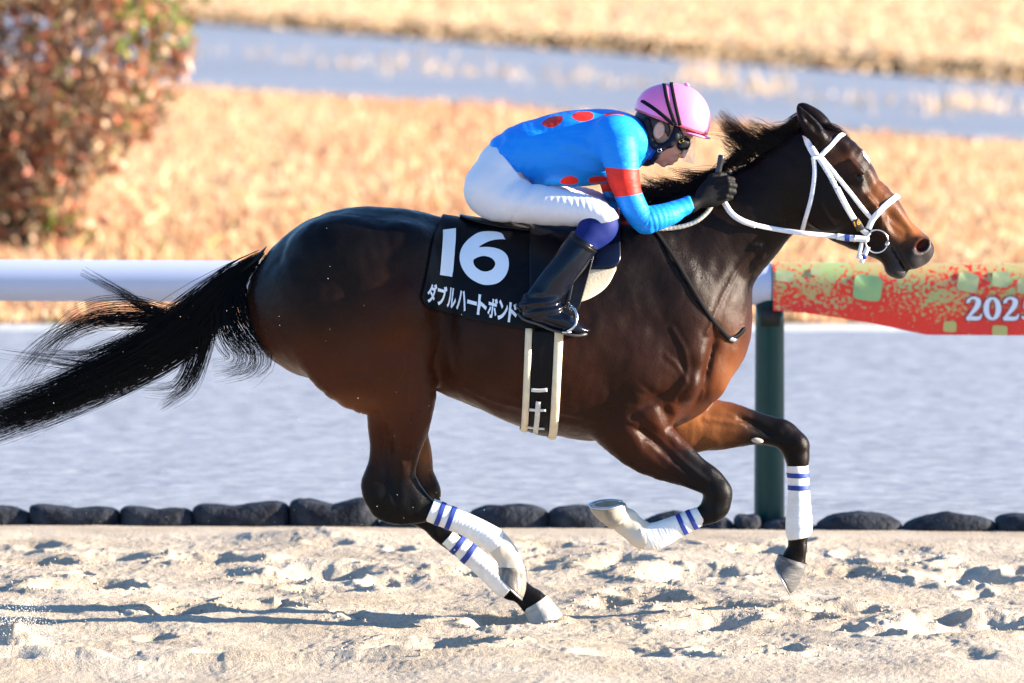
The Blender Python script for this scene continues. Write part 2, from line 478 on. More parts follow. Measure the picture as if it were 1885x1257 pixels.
def sand_z(X, Y):
    wx = X + 0.05 * vnoise(X * 5, Y * 4, s=3) + 0.02 * vnoise(X * 17, Y * 13, s=8)
    wy = Y + 0.06 * vnoise(X * 4, Y * 4, s=4) + 0.02 * vnoise(X * 15, Y * 13, s=9)
    churn = sstep(-2.1, -0.8, Y) * 0.7 + 0.3
    def fb(sc, seed): return 0.62 * vnoise(wx * sc, wy * sc * .8, s=seed) + 0.38 * vnoise(wx * sc * 1.7 + 3, wy * sc * 1.3, s=seed + 20)
    z = 0.016 * vnoise(X * 1.3, Y * 1.1, s=1) + churn * (0.013 * fb(3.6, 2) + 0.006 * fb(9, 5))
    lump = np.maximum(fb(22, 6), -0.15)
    z = z + churn * 0.0024 * lump + churn * 0.0026 * np.maximum(fb(46, 7), -.1) + 0.0026 * fb(90, 13)
    for cx, cy, rx, ry, dp in craters:
        q = ((wx - cx) / rx) ** 2 + ((wy - cy) / ry) ** 2
        near = q < 9
        if not near.any(): continue
        r = np.sqrt(q)
        z = z - dp * np.exp(-q * 1.1) * (1 + .25 * lump) + dp * 0.30 * np.exp(-((r - 1.40) / 0.45) ** 2) * (0.7 + 0.5 * lump)
    # drag lines left by the harrow, near edge of the picture
    for yy, dd in ((-1.05, .030), (-1.28, .022)):
        z = z + dd * np.exp(-((Y - yy - 0.03 * vnoise(X * 2, X * 0 + yy, s=12)) / 0.05) ** 2) * sstep(0.3, -0.9, X)
    z = z + 0.05 * np.exp(-((X + 0.72) / .25) ** 2 - ((Y - 2.75) / .22) ** 2)
    z = z * (1 - .8 * sstep(2.6, 3.0, Y + 0.075 * X)) + -.004 * sstep(2.7, 3.0, Y + .075 * X)
    g0 = G(40, 1192); z = z + .085 * np.exp(-((wx - g0[0]) / .07) ** 2 - ((wy - g0[1]) / .06) ** 2) * (1 + .8 * lump) + .05 * np.exp(-((wx - g0[0] + .12) / .06) ** 2 - ((wy - g0[1]) / .06) ** 2)
    return np.where(np.abs(X) > 12, 0.0, z)
xs = np.r_[np.linspace(-60, -6, 14), np.linspace(-5.5, -2.25, 30), np.linspace(-2.2, 2.2, 680), np.linspace(2.25, 5.5, 30), np.linspace(6, 60, 14)]
ys = np.r_[np.linspace(-24, -3, 16), np.linspace(-2.6, 3.3, 400)]
sheet('sand_track', xs, ys, sand_z, M_sand, lambda X, Y: -0.075 * X * sstep(-3, 3.2, Y) )

M_path = mat('grey_path', (0.205, 0.225, 0.265), 0.95, (0.35, 0.375, 0.42), scale=26, stretch=(.35, 1.3, 1), bump=0.7, bscale=75, detail=10, bdist=0.006, spec=.15)
def path_z(X, Y):
    return -0.02 + 0.004 * vnoise(X * 1.5, Y * 1.5, s=31) + 0.0015 * vnoise(X * 14, Y * 12, s=32) + 0.003 * vnoise(X * 34, Y * 26, s=33)
sheet('inner_path', np.r_[np.linspace(-60, -4, 20), np.linspace(-3.6, 3.6, 200), np.linspace(4, 60, 12)], np.linspace(3.27, 13.62, 240), path_z, M_path, lambda X, Y: -0.075 * X * sstep(13.6, 3.27, Y))
M_kerb = mat('kerb_white', (0.72, 0.72, 0.7), 0.7, (0.6, 0.6, 0.58), scale=12)
v, f = box((-60, 13.60, -0.1), (60, 13.68, 0.004)); o = obj('path_edging', v, f, M_kerb, smooth=False); o['kind'] = 'structure'

M_turf = mat('winter_turf', (0.46, 0.31, 0.17), 0.95, (0.54, 0.39, 0.23), scale=1.3, bump=1.0, bscale=14, bdist=0.06)
M_soil = mat('base_soil', (0.38, 0.26, 0.13), 0.95, (0.44, 0.31, 0.16), scale=0.4)
sheet('ground', np.linspace(-2500, 2500, 3), np.linspace(-2500, 2500, 3), lambda X, Y: X * 0 - 0.16, M_soil)
def turf_z(X, Y):
    return 0.008 * vnoise(X * .8, Y * .8, s=41) + 0.006 * vnoise(X * 5, Y * 5, s=42)
sheet('turf', np.r_[np.linspace(-400, -14, 20), np.linspace(-13, 13, 100), np.linspace(14, 400, 20)], np.r_[np.linspace(13.70, 75, 160), np.linspace(80, 900, 30)], turf_z, M_turf)
# --- the service road that crosses the turf
M_road = mat('far_road', (0.165, 0.195, 0.25), 0.9, (0.22, 0.25, 0.31), scale=0.5, stretch=(.4, 1.5, 1), bump=0.4, bscale=8, bdist=0.03)
def along(p, q, k): return p + (q - p) * k
a0, a1 = G(345, 150, .05), G(1885, 254, .05); b0, b1 = G(345, 36, .05), G(1885, 150, .05)
road = [along(a0, a1, -6), along(a0, a1, 7), along(b0, b1, 7), along(b0, b1, -6)]
quad_sheet('service_road', road, M_road, 0.018)

# --- blades
def blades(name, pts, h, w, cols, m, lean=0.4):
    n = len(pts)
    th = rng.uniform(0, math.pi, n)
    dx = np.stack([np.cos(th), np.sin(th), np.zeros(n)], 1) * (w / 2)[:, None]
    tip = np.stack([rng.normal(0, lean, n) * h, rng.normal(0, lean, n) * h, h], 1)
    v = np.stack([pts - dx, pts + dx, pts + tip], 1).reshape(-1, 3)
    f = np.arange(3 * n).reshape(-1, 3)
    o = obj(name, v, f, m, smooth=False)
    attr(o.data, 'Col', np.repeat(cols, 3, 0))
    return o
def leafmat(name, rough=0.7, trans=0.3):
    m, n, l, b = newmat(name)
    a = N(n, 'ShaderNodeAttribute', attribute_name='Col'); l.new(a.outputs['Color'], b.inputs['Base Color'])
    b.inputs['Roughness'].default_value = rough; b.inputs['Specular IOR Level'].default_value = 0.25
    if trans:
        tr = n.new('ShaderNodeBsdfTranslucent'); l.new(a.outputs['Color'], tr.inputs['Color'])
        ms = N(n, 'ShaderNodeMixShader'); ms.inputs[0].default_value = trans
        l.new(b.outputs[0], ms.inputs[1]); l.new(tr.outputs[0], ms.inputs[2]); l.new(ms.outputs[0], n['Material Output'].inputs['Surface'])
    return m
M_blade = leafmat('dry_grass')
pal = np.array([(0.70, 0.46, 0.26), (0.64, 0.38, 0.20), (0.76, 0.56, 0.36), (0.60, 0.30, 0.16), (0.58, 0.22, 0.13), (0.42, 0.40, 0.15)])
def palette(n, p): return pal[rng.choice(len(pal), n, p=p)] * rng.uniform(.70, 1.08, n)[:, None]
def road_y(x, p, q): return p[1] + (q[1] - p[1]) * (x - p[0]) / (q[0] - p[0])
n = 90000
gy = 13.75 + (rng.random(n) ** 1.2) * 40; gx = rng.uniform(-1, 1, n) * (2.3 + gy * .09)
keep = gy < road_y(gx, a0, a1) - 0.1; gx, gy = gx[keep], gy[keep]
red = vnoise(gx * .9, gy * .35, s=51) + (gy < 24) * .2 - .25 * (gx > 0)
cols = palette(len(gx), [.30, .24, .30, .09, .03, .04])
rc = palette(len(gx), [.18, .16, .15, .26, .21, .04])
cols = np.where((red + rng.normal(0, .3, len(gx)) > 0.25)[:, None], rc, cols)
hh = rng.uniform(.03, .075, len(gx)) * (1 + .8 * np.clip(red, 0, 1))
tag(blades('dry_grass', np.stack([gx, gy, np.zeros(len(gx))], 1), hh, rng.uniform(.02, .045, len(gx)), cols, M_blade), 'dry tan and russet winter grass beyond the running rail', 'grass', kind='stuff')
n = 45000
gx = rng.uniform(-9, 10, n); gy = 34 + 90 * rng.random(n) ** 1.3; keep = gy > road_y(gx, b0, b1) + .15; gx, gy = gx[keep], gy[keep]
tag(blades('far_grass', np.stack([gx, gy, np.zeros(len(gx))], 1), rng.uniform(.04, .08, len(gx)), rng.uniform(.05, .11, len(gx)), palette(len(gx), [.4, .15, .39, .05, 0, .01]), M_blade), 'dry golden grass beyond the service road', 'grass', kind='stuff')
# tufts growing along the middle of the road
pts, hs, ws = [], [], []
for px, py, k in [(560, 108, 40), (640, 112, 70), (745, 118, 50), (790, 100, 60), (830, 125, 60), (905, 128, 60), (960, 132, 70), (1060, 140, 70), (1180, 150, 70), (1310, 140, 170), (1345, 150, 80),
                  (1410, 160, 110), (1440, 170, 40), (1625, 180, 80), (1780, 188, 150), (1715, 196, 60), (430, 92, 30), (490, 98, 30), (1550, 178, 30), (1850, 200, 50)]:
    c = G(px, py, .06)
    for _ in range(k):
        tall = k >= 100
        if rng.random() < .5: continue
        pts.append((c[0] + rng.normal(0, .16 if tall else .4), c[1] + rng.normal(0, .5), .017)); hs.append(rng.uniform(.08, .45) * rng.random() ** .5 if tall else rng.uniform(.04, .14)); ws.append(rng.uniform(.012, .03))
tag(blades('road_weeds', np.array(pts), np.array(hs), np.array(ws), palette(len(pts), [.45, .1, .45, 0, 0, 0]), M_blade, .3), 'pale dry weeds growing along the middle of the service road', 'weeds', kind='stuff')
# low tufts and fallen leaves near the shrub
pts, hs, ws = [], [], []
n = 4200
gx = rng.uniform(-3.4, 3.4, n); gy = rng.uniform(14.2, 24, n)
k = rng.random(n) < .5 * sstep(3.2, -3.2, gx) + .12
gx, gy = gx[k], gy[k]
wc = pal[rng.choice(6, len(gx), p=[.2, .2, .15, .15, .17, .13])] * rng.uniform(.6, 1.1, len(gx))[:, None]
tag(blades('leaf_litter', np.stack([gx, gy, np.full(len(gx), .005)], 1), rng.uniform(.05, .16, len(gx)), rng.uniform(.03, .07, len(gx)), wc, M_blade, .8), 'fallen russet leaves and weeds scattered on the near turf', 'leaves', kind='stuff')

# --- russet shrub
sh = G(60, 462)
shrub = empty('shrub', (sh[0], sh[1], 0), 'tall autumn shrub with red brown and green leaves on the turf', 'shrub')
M_bark = mat('shrub_bark', (0.11, 0.085, 0.06), 0.9, (0.17, 0.13, 0.09), scale=30)
M_leaf = leafmat('shrub_leaf', .55, .28)
br = []
for k in range(46):
    a = rng.uniform(0, 2 * math.pi); r0 = rng.uniform(0, .25); r1 = rng.uniform(.2, .9); h = rng.uniform(1.0, 2.4)
    t = np.linspace(0, 1, 7)
    p = np.stack([r0 * math.cos(a) + (r1 - r0) * math.cos(a) * t ** 1.6 + .06 * np.sin(5 * t + k), r0 * math.sin(a) + (r1 - r0) * math.sin(a) * t ** 1.6, h * t - .05], 1) + [sh[0], sh[1], 0]
    br.append((p, rng.uniform(.010, .024)))
for p, r in br:
    v, f = tube(p, np.linspace(r, r * .25, 7), 6); obj('branch', v, f, M_bark, shrub)
n = 21000
z = rng.uniform(0.05, 2.7, n); a = rng.uniform(0, 2 * math.pi, n)
rad = (.42 + .50 * sstep(0, 1.25, z) + .05 * z) * (1 + .16 * vnoise(np.cos(a) * 2 + 5, z * 2.5, np.sin(a) * 2, s=61))
q = rng.random(n) ** .42
pc = np.stack([sh[0] + np.cos(a) * rad * q, sh[1] + np.sin(a) * rad * q * .9, z], 1)
clump = vnoise(pc[:, 0] * 5, pc[:, 2] * 5, pc[:, 1] * 5 + 7, s=62)
k = (clump > -.22) & (rng.random(n) < .45 + .55 * sstep(.1, .8, z)); pc, clump = pc[k], clump[k]; n = len(pc)
lp = np.array([(0.44, 0.15, 0.09), (0.50, 0.25, 0.13), (0.30, 0.20, 0.14), (0.58, 0.40, 0.27), (0.16, 0.18, 0.06), (0.30, 0.25, 0.10), (0.14, 0.085, 0.06)])
lc = lp[rng.choice(7, n, p=[.23, .2, .2, .14, .08, .05, .10])] * rng.uniform(.6, 1.25, n)[:, None]
green = (pc[:, 2] > 1.15) & (pc[:, 0] > sh[0] + .5) & (rng.random(n) < .4) | (pc[:, 2] < .25) & (rng.random(n) < .25)
lc[green] = np.array([.16, .22, .04]) * rng.uniform(.7, 1.2, green.sum())[:, None]
d1 = rng.normal(size=(n, 3)); d1 /= np.linalg.norm(d1, axis=1)[:, None]
d2 = np.cross(d1, rng.normal(size=(n, 3))); d2 /= np.linalg.norm(d2, axis=1)[:, None]
L = rng.uniform(.024, .052, n)[:, None]
nn = np.cross(d1, d2)
v = np.stack([pc - d1 * L, pc + d2 * L * .55 + nn * L * .15, pc + d1 * L, pc - d2 * L * .55 + nn * L * .15], 1).reshape(-1, 3)
lo = obj('foliage', v, np.arange(4 * n).reshape(-1, 4), M_leaf, shrub, smooth=False); attr(lo.data, 'Col', np.repeat(lc, 4, 0)); lo['kind'] = 'stuff'

# --- edging stones along the track
M_stone = mat('dark_stone', (0.010, 0.012, 0.018), 0.8, (0.040, 0.044, 0.055), scale=14, spec=.15, bump=1.0, bscale=45, detail=8, bdist=0.012)
SY = 3.22
SKEW = -0.075
def skew(o, y0):
    for c in ([o] + list(o.children_recursive)):
        if c.type == 'MESH':
            n = len(c.data.vertices); a = np.zeros(n * 3, np.float32); c.data.vertices.foreach_get('co', a); a = a.reshape(-1, 3); a[:, 1] += SKEW * a[:, 0]; c.data.vertices.foreach_set('co', a.ravel()); c.data.update()
def stone(x0, x1, top, seed):
    ye = SY + SKEW * P((x0 + x1) / 2, 968, SY)[0]
    a, b = P(x0, 968, ye), P(x1, 968, ye); t = P(x0, top + 7, ye)[2]
    cx, hx = (a[0] + b[0]) / 2, (b[0] - a[0]) / 2
    nu, nv = 28, 15
    U = np.linspace(0, 2 * math.pi, nu, endpoint=False); Vv = np.linspace(-1, 1, nv)
    u, w = np.meshgrid(U, Vv * math.pi / 2)
    ex = .62
    def sp(c, e): return np.sign(c) * np.abs(c) ** e
    X = hx * 1.05 * sp(np.cos(w), .62) * sp(np.cos(u), ex); Y = .10 * sp(np.cos(w), .5) * sp(np.sin(u), ex); zt = t
    Z = zt * sp(np.sin(w), .66 + .14 * math.sin(seed * 2.3))
    g = 1 + .07 * vnoise(X * 14 + seed * 7, Z * 18 + seed, Y * 14 + 2, s=71) + .04 * vnoise(X * 40 + seed * 3, Z * 40, Y * 40 + 9, s=72)
    tilt = rng.uniform(-.05, .05)
    Z = Z * g + (tilt * X + .25 * rng.uniform(-1, 1) * np.abs(X)) * (Z > 0)
    v = np.stack([cx + X * np.clip(g, .8, 1.02), SY + Y * g, Z], -1).reshape(-1, 3)
    f = [(i * nu + k, i * nu + (k + 1) % nu, (i + 1) * nu + (k + 1) % nu, (i + 1) * nu + k) for i in range(nv - 1) for k in range(nu)]
    o = obj('edging_stone', v, np.array(f), M_stone)
    return o
ST = [(-290, -115, 926), (-112, 54, 924), (58, 218, 930), (221, 354, 932), (357, 530, 925), (533, 694, 921), (697, 856, 927), (859, 1010, 921), (1008, 1122, 925), (1126, 1178, 950), (1181, 1300, 934),
      (1303, 1350, 944), (1352, 1400, 942), (1403, 1500, 946), (1503, 1660, 935), (1662, 1830, 937), (1832, 1990, 941), (1993, 2150, 936)]
for i, s in enumerate(ST):
    o = stone(*s, i); skew(o, SY)
    lb = 'dark rounded edging stone in the row beneath the running rail'
    if s[0] in (1352,): lb = 'small dark edging stone directly at the foot of the green post'
    if s[0] == 1126: lb = 'smallest and lowest dark edging stone in the row under the rail'
    tag(o, lb, 'stone', 'edging stones along the sand track')

# --- running rail, its post, the printed banner
M_rail = mat('shaded_white_rail', (0.49, 0.53, 0.67), 0.45, (0.47, 0.51, 0.65), scale=3, spec=.3)  # white rail; its bluish shade is put into the base colour
M_post = mat('green_post', (0.002, 0.034, 0.032), 0.3, (0.003, 0.040, 0.037), scale=6, bump=.1, bscale=20, spec=.25)
M_dark = mat('dark_opening', (0.006, 0.008, 0.008), 0.7)
RY = 3.36
ztop = P(400, 482, RY)[2]; zbot = P(400, 559, RY)[2]; RR = (ztop - zbot) / 2; RZ = (ztop + zbot) / 2
rail = empty('running_rail', (P(1415, 968, RY)[0], RY, 0), 'white tubular running rail on dark green posts beside the sand track', 'rail')
jx = P(1418, 520, RY)[0]
slope = 0.0
def railz(x): return RZ + slope * (x + 1.0)
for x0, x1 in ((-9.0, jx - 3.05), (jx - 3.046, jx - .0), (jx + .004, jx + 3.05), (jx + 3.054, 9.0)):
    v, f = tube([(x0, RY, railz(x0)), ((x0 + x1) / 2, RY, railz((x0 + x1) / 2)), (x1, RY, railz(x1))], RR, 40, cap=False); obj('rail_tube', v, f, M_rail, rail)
for k in (-3, -1.5, 0, 1.5, 3):
    if k == -1.5 or k == 1.5: continue
    xx = P(1415, 900, RY)[0] + k * 1.02
    th = np.linspace(0, 1, 12)
    zt = railz(xx) - RR * .7
    p = np.stack([np.full(12, xx), np.full(12, RY), -.1 + (zt + .1) * th], 1)
    v, f = tube(p, np.linspace(.0575, .0535, 12), 36); o = obj('post', v, f, M_post, rail)
    zc = zt - .065
    v, f = box((xx - .036, RY - .062, zc - .033), (xx + .036, RY - .045, zc + .038)); obj('post_socket', v, f, M_dark, o, smooth=False)
# banner
def banner_mat():
    m, n, l, b = newmat('banner_print')
    tc = n.new('ShaderNodeTexCoord')
    t1 = N(n, 'ShaderNodeTexNoise', Scale=60, Detail=5, Roughness=.66); t2 = N(n, 'ShaderNodeTexNoise', Scale=3.2, Detail=2); t3 = N(n, 'ShaderNodeTexNoise', Scale=6, Detail=2)
    mp = n.new('ShaderNodeMapping'); mp.inputs['Scale'].default_value = (1, .4, 1.3)
    l.new(tc.outputs['Object'], mp.inputs['Vector'])
    for t in (t1, t2, t3): l.new(mp.outputs['Vector'], t.inputs['Vector'])
    sx = n.new('ShaderNodeSeparateXYZ'); l.new(tc.outputs['Object'], sx.inputs[0])
    zr = N(n, 'ShaderNodeMapRange'); zr.inputs['From Min'].default_value = RZ - .17; zr.inputs['From Max'].default_value = RZ + .07; zr.inputs['To Min'].default_value = -.20; zr.inputs['To Max'].default_value = .015
    l.new(sx.outputs['Z'], zr.inputs['Value'])
    a = N(n, 'ShaderNodeMath', operation='MULTIPLY_ADD'); a.inputs[1].default_value = .55; l.new(t2.outputs['Fac'], a.inputs[0]); l.new(t1.outputs['Fac'], a.inputs[2])
    s = N(n, 'ShaderNodeMath', operation='ADD'); l.new(a.outputs[0], s.inputs[0]); l.new(zr.outputs[0], s.inputs[1])
    rp = n.new('ShaderNodeValToRGB'); e = rp.color_ramp.elements; e[0].position = .70; e[1].position = .74
    l.new(s.outputs[0], rp.inputs['Fac'])
    gr = n.new('ShaderNodeValToRGB'); g = gr.color_ramp.elements; g[0].position = .42; g[0].color = (.50, .38, .15, 1); g[1].position = .6; g[1].color = (.36, .46, .17, 1)
    l.new(t3.outputs['Fac'], gr.inputs['Fac'])
    mx = N(n, 'ShaderNodeMix', data_type='RGBA'); mx.inputs['A'].default_value = (.80, .030, .016, 1)
    l.new(rp.outputs['Color'], mx.inputs['Factor']); l.new(gr.outputs['Color'], mx.inputs['B']); l.new(mx.outputs['Result'], b.inputs['Base Color'])
    b.inputs['Roughness'].default_value = .42
    return m
M_ban = banner_mat()
bx0, bx1 = P(1421, 520, RY)[0], 4.2
us = np.linspace(bx0, bx1, 300)
edge = [(1421, 569), (1480, 573), (1560, 584), (1640, 599), (1702, 612)]
ex = np.array([P(a, b, RY - RR)[0] for a, b in edge]); ez = np.array([P(a, b, RY - RR)[2] for a, b in edge])
def prof(x):
    zc = railz(x); zb = np.interp(x, ex, ez)
    r = RR + .004
    th = np.linspace(R(-60), R(180), 22)           # from the back over the top to the front
    pts = [(RY + r * math.cos(t), zc + r * math.sin(t)) for t in th]
    for k in np.linspace(0, 1, 14)[1:]:
        pts.append((RY - r - .004 * math.sin(9 * x + 4 * k) * k, zc + (zb - zc) * k))
    return pts
pv = np.array([[(x, y, z) for y, z in prof(x)] for x in us]); k = pv.shape[1]
i = np.arange(len(us) - 1)[:, None] * k + np.arange(k - 1)[None, :]
ban = empty('rail_banner', (bx0, RY, 0), 'red and green printed banner with white date numerals wrapped over the rail', 'banner')
bo = obj('banner_cloth', pv.reshape(-1, 3), np.stack([i, i + 1, i + k + 1, i + k], -1).reshape(-1, 4), M_ban, ban)
M_bgreen = mat('banner_green', (.24, .46, .20), .45, (.36, .46, .17), scale=26); M_bpale = mat('banner_pale', (.36, .44, .20), .45, (.46, .46, .24), scale=30); M_bgold = mat('banner_gold', (.55, .44, .14), .45, (.50, .46, .16), scale=30)
bb = BVHTree.FromPolygons([tuple(p) for p in pv.reshape(-1, 3)], [tuple(int(q) for q in p.vertices) for p in bo.data.polygons])
def on_surface(bvh, px, py, lift):
    l, m = hit_px(bvh, px, py)
    if l is None: return None
    if np.dot(m, l - CAMV) > 0: m = -m
    return l + m * lift
for px, py, hw, hh, m, ro in [(1595, 527, 26, 23, M_bgreen, .12), (1443, 506, 17, 10, M_bpale, .1), (1502, 499, 12, 6, M_bpale, .1), (1745, 597, 12, 10, M_bgold, .03), (1836, 604, 14, 10, M_bgold, .05),
                              (1778, 516, 19, 17, M_bpale, .2), (1838, 510, 16, 14, M_bpale, .1), (1882, 522, 14, 14, M_bpale, .1), (1613, 593, 14, 5, M_bgold, .1)]:
    ring = []
    for t in np.linspace(0, 2 * math.pi, 24, endpoint=False):
        c, s = math.cos(t), math.sin(t)
        u = math.copysign(abs(c) ** .4, c) * hw; w = math.copysign(abs(s) ** .4, s) * hh
        q = on_surface(bb, px + u * math.cos(ro) - w * math.sin(ro), py + u * math.sin(ro) + w * math.cos(ro), .004)
        if q is not None: ring.append(q)
    if len(ring) > 12:
        c = np.mean(ring, 0); c[1] = min(c[1], min(p[1] for p in ring)); v = np.vstack([ring, [c]])
        q = on_surface(bb, px, py, .0045)
        if q is not None: v[-1] = q
        nn_ = len(ring); obj('printed_patch', v, np.array([(a, (a + 1) % nn_, nn_) for a in range(nn_)]), m, ban)
def text_geo(s, bold=0.0, extrude=0.0, font=None):
    cu = bpy.data.curves.new('tmp', 'FONT'); cu.body = s; cu.offset = bold; cu.resolution_u = 8; cu.fill_mode = 'FRONT'
    o = bpy.data.objects.new('tmp', cu); C.objects.link(o)
    dg = bpy.context.evaluated_depsgraph_get(); dg.update()
    me = o.evaluated_get(dg).to_mesh()
    v = np.array([p.co[:] for p in me.vertices]); me.calc_loop_triangles(); f = np.array([t.vertices[:] for t in me.loop_triangles])
    o.evaluated_get(dg).to_mesh_clear(); bpy.data.objects.remove(o); bpy.data.curves.remove(cu)
    return v, f
M_num = mat('numeral_white', (.72, .76, .86), .45); M_numout = mat('numeral_outline', (.16, .03, .03), .5)
def digit(ch):
    """(x, y, half width) along the pen stroke in a 1 x 1.4 box, old-style serif digits"""
    if ch == '0':
        t = np.linspace(0, 2 * math.pi, 33); return [np.stack([.5 + .34 * np.sin(t), .7 + .60 * np.cos(t), .07 + .085 * np.abs(np.sin(t))], 1)]
    if ch == '2':
        a = catmull(np.array([(.20, 1.02, .12), (.19, 1.12, .10), (.32, 1.28, .075), (.55, 1.31, .09), (.74, 1.14, .15), (.68, .84, .15), (.46, .52, .11), (.24, .26, .075), (.14, .12, .06)]), 4)
        return [a, catmull(np.array([(.08, .12, .11), (.35, .13, .13), (.62, .12, .12), (.80, .15, .10), (.90, .30, .05), (.93, .42, .025)]), 4)]
    a = catmull(np.array([(.30, 1.32, .05), (.26, 1.05, .06), (.22, .76, .06), (.38, .88, .07), (.58, .86, .10), (.75, .66, .15), (.76, .42, .16), (.60, .16, .10), (.38, .09, .08), (.18, .20, .10), (.16, .28, .10)]), 4)
    return [a, catmull(np.array([(.28, 1.27, .10), (.50, 1.25, .10), (.74, 1.28, .09), (.86, 1.38, .03)]), 4)]
A0, B0 = P(1772, 585, RY - RR), P(1885 + 22, 541, RY - RR)
dw = (B0[0] - A0[0]) / 4; dh = (B0[2] - A0[2]) / 1.4
for ci, ch in enumerate('2025'):
    for extra, m, lift in ((.055, M_numout, .0085), (.0, M_num, .0105)):
        for st in digit(ch):
            t = np.gradient(st[:, :2], axis=0); t /= np.linalg.norm(t, axis=1)[:, None] + 1e-9
            nn = np.stack([-t[:, 1], t[:, 0]], 1); w = (st[:, 2] + extra)[:, None]
            ee = st[:, :2].copy()
            if extra: ee[0] -= t[0] * extra; ee[-1] += t[-1] * extra
            L_, R_ = ee + nn * w, ee - nn * w
            q = np.stack([L_, R_], 1).reshape(-1, 2)
            v = np.stack([A0[0] + (ci + q[:, 0] * .98) * dw, np.full(len(q), RY - RR - lift), A0[2] + q[:, 1] * dh], 1)
            i_ = np.arange(len(st) - 1) * 2
            obj('numeral', v, np.stack([i_, i_ + 1, i_ + 3, i_ + 2], 1), m, ban, smooth=False)
            lift += .0006
skew(rail, RY); skew(ban, RY)

# ================================================================== THE HORSE
NEAR, FAR = -1, 1
TRUNK = [(532, 496, 527, 585, .10), (544, 474, 544, 640, .18), (588, 424, 588, 690, .235), (640, 385, 650, 700, .262), (720, 383, 728, 698, .262), (800, 399, 806, 692, .180),
         (870, 409, 870, 734, .215), (950, 416, 956, 766, .268), (1030, 421, 1032, 797, .262), (1100, 420, 1102, 811, .24), (1160, 412, 1180, 800, .215), (1230, 445, 1262, 778, .195),
         (1275, 525, 1300, 744, .150), (1286, 600, 1302, 705, .090)]
NECK = [(1120, 425, 1290, 680, .165), (1170, 382, 1325, 612, .145), (1220, 358, 1354, 558, .125), (1290, 343, 1394, 508, .105), (1345, 315, 1426, 464, .092), (1402, 288, 1448, 435, .083), (1466, 250, 1470, 424, .080), (1500, 232, 1498, 424, .080)]
HEAD = [(1478, 236, 1468, 395, .078), (1512, 232, 1484, 420, .088), (1548, 255, 1512, 430, .094), (1576, 306, 1546, 442, .088), (1613, 335, 1580, 455, .074), (1643, 371, 1608, 468, .062), (1677, 407, 1634, 476, .054), (1704, 431, 1655, 484, .053), (1710, 440, 1674, 491, .046)]
JAW = [(1560, 400, 1535, 442, .045), (1600, 430, 1580, 460, .040), (1640, 458, 1618, 480, .036), (1660, 480, 1634, 500, .037), (1666, 492, 1650, 509, .032)]
HINDN = [(515, 535, 740, 450, .10, -.13), (528, 625, 790, 545, .105, -.150), (584, 697, 802, 622, .100, -.158), (682, 746, 798, 690, .080, -.155), (681, 796, 788, 746, .066, -.150), (682, 828, 776, 812, .055, -.147), (676, 866, 765, 858, .046, -.145),
         (666, 902, 764, 882, .043, -.145), (679, 926, 778, 902, .040, -.145), (735, 948, 795, 918, .034, -.145), (786, 957, 801, 924, .029, -.145), (830, 972, 846, 943, .026, -.145), (880, 995, 898, 966, .027, -.145),
         (900, 1016, 936, 986, .033, -.145), (914, 1034, 955, 1018, .030, -.145), (920, 1048, 966, 1052, .034, -.145)]
HINDF = [(610, 620, 770, 560, .10, .14), (672, 716, 795, 660, .09, .15), (700, 772, 790, 745, .066, .15), (690, 806, 789, 797, .056, .148), (694, 838, 795, 828, .048, .146), (697, 872, 797, 864, .043, .145), (702, 908, 806, 892, .041, .145), (728, 942, 813, 917, .039, .145),
         (760, 962, 808, 932, .032, .145), (800, 993, 826, 965, .027, .145), (840, 1024, 864, 998, .026, .145), (884, 1062, 906, 1034, .027, .145), (914, 1092, 946, 1060, .033, .145), (944, 1104, 976, 1076, .029, .145), (966, 1126, 1009, 1103, .034, .145)]
FOREN = [(1150, 560, 1290, 610, .075, -.125), (1112, 700, 1268, 690, .095, -.135), (1100, 800, 1225, 735, .085, -.14), (1116, 829, 1208, 748, .070, -.14), (1150, 850, 1240, 790, .056, -.14), (1200, 873, 1269, 817, .047, -.14), (1250, 888, 1300, 847, .041, -.14),
         (1283, 899, 1330, 874, .039, -.14), (1293, 908, 1341, 897, .039, -.14), (1294, 914, 1345, 920, .039, -.14), (1293, 922, 1337, 947, .038, -.14), (1288, 931, 1316, 960, .033, -.14), (1270, 942, 1284, 968, .026, -.14),
         (1228, 957, 1243, 986, .024, -.14), (1195, 966, 1208, 1003, .028, -.14), (1176, 960, 1188, 1010, .032, -.14), (1162, 948, 1168, 997, .030, -.14), (1160, 936, 1138, 980, .031, -.14), (1157, 936, 1122, 966, .035, -.14)]
FOREF = [(1230, 640, 1300, 720, .085, .125), (1250, 715, 1225, 830, .080, .14), (1315, 734, 1275, 826, .066, .14), (1361, 744, 1335, 823, .055, .14), (1396, 757, 1374, 819, .045, .14), (1428, 768, 1408, 819, .039, .14), (1454, 776, 1430, 825, .038, .14), (1474, 795, 1438, 832, .038, .14),
         (1486, 818, 1443, 842, .038, .14), (1488, 840, 1447, 853, .037, .14), (1483, 868, 1453, 868, .026, .14), (1483, 905, 1455, 905, .024, .14), (1486, 940, 1454, 940, .026, .14), (1489, 968, 1452, 970, .032, .14), (1487, 986, 1452, 992, .031, .14), (1485, 1010, 1450, 1012, .029, .14), (1482, 1040, 1436, 1028, .034, .14)]

H = Field((-0.93, -0.36, -0.06), (1.43, 0.36, 1.76), 0.0062)
H.limb(TRUNK, k=.02, egg=-.10, exp=2.15)
H.limb(NECK, k=.07)
H.limb(HEAD, k=.04, egg=.10)
H.limb(JAW, k=.03)
for st in (HINDN, HINDF): H.limb(st, k=.030, exp=2.5)
for st in (FOREN, FOREF): H.limb(st, k=.05)
def E(px, py, y, rx, ry, rz, ang=0, k=.03, yaw=0, both=True, sub=False):
    H.ell(P(px, py, y), (rx, ry, rz), ang, k, yaw, both, sub)
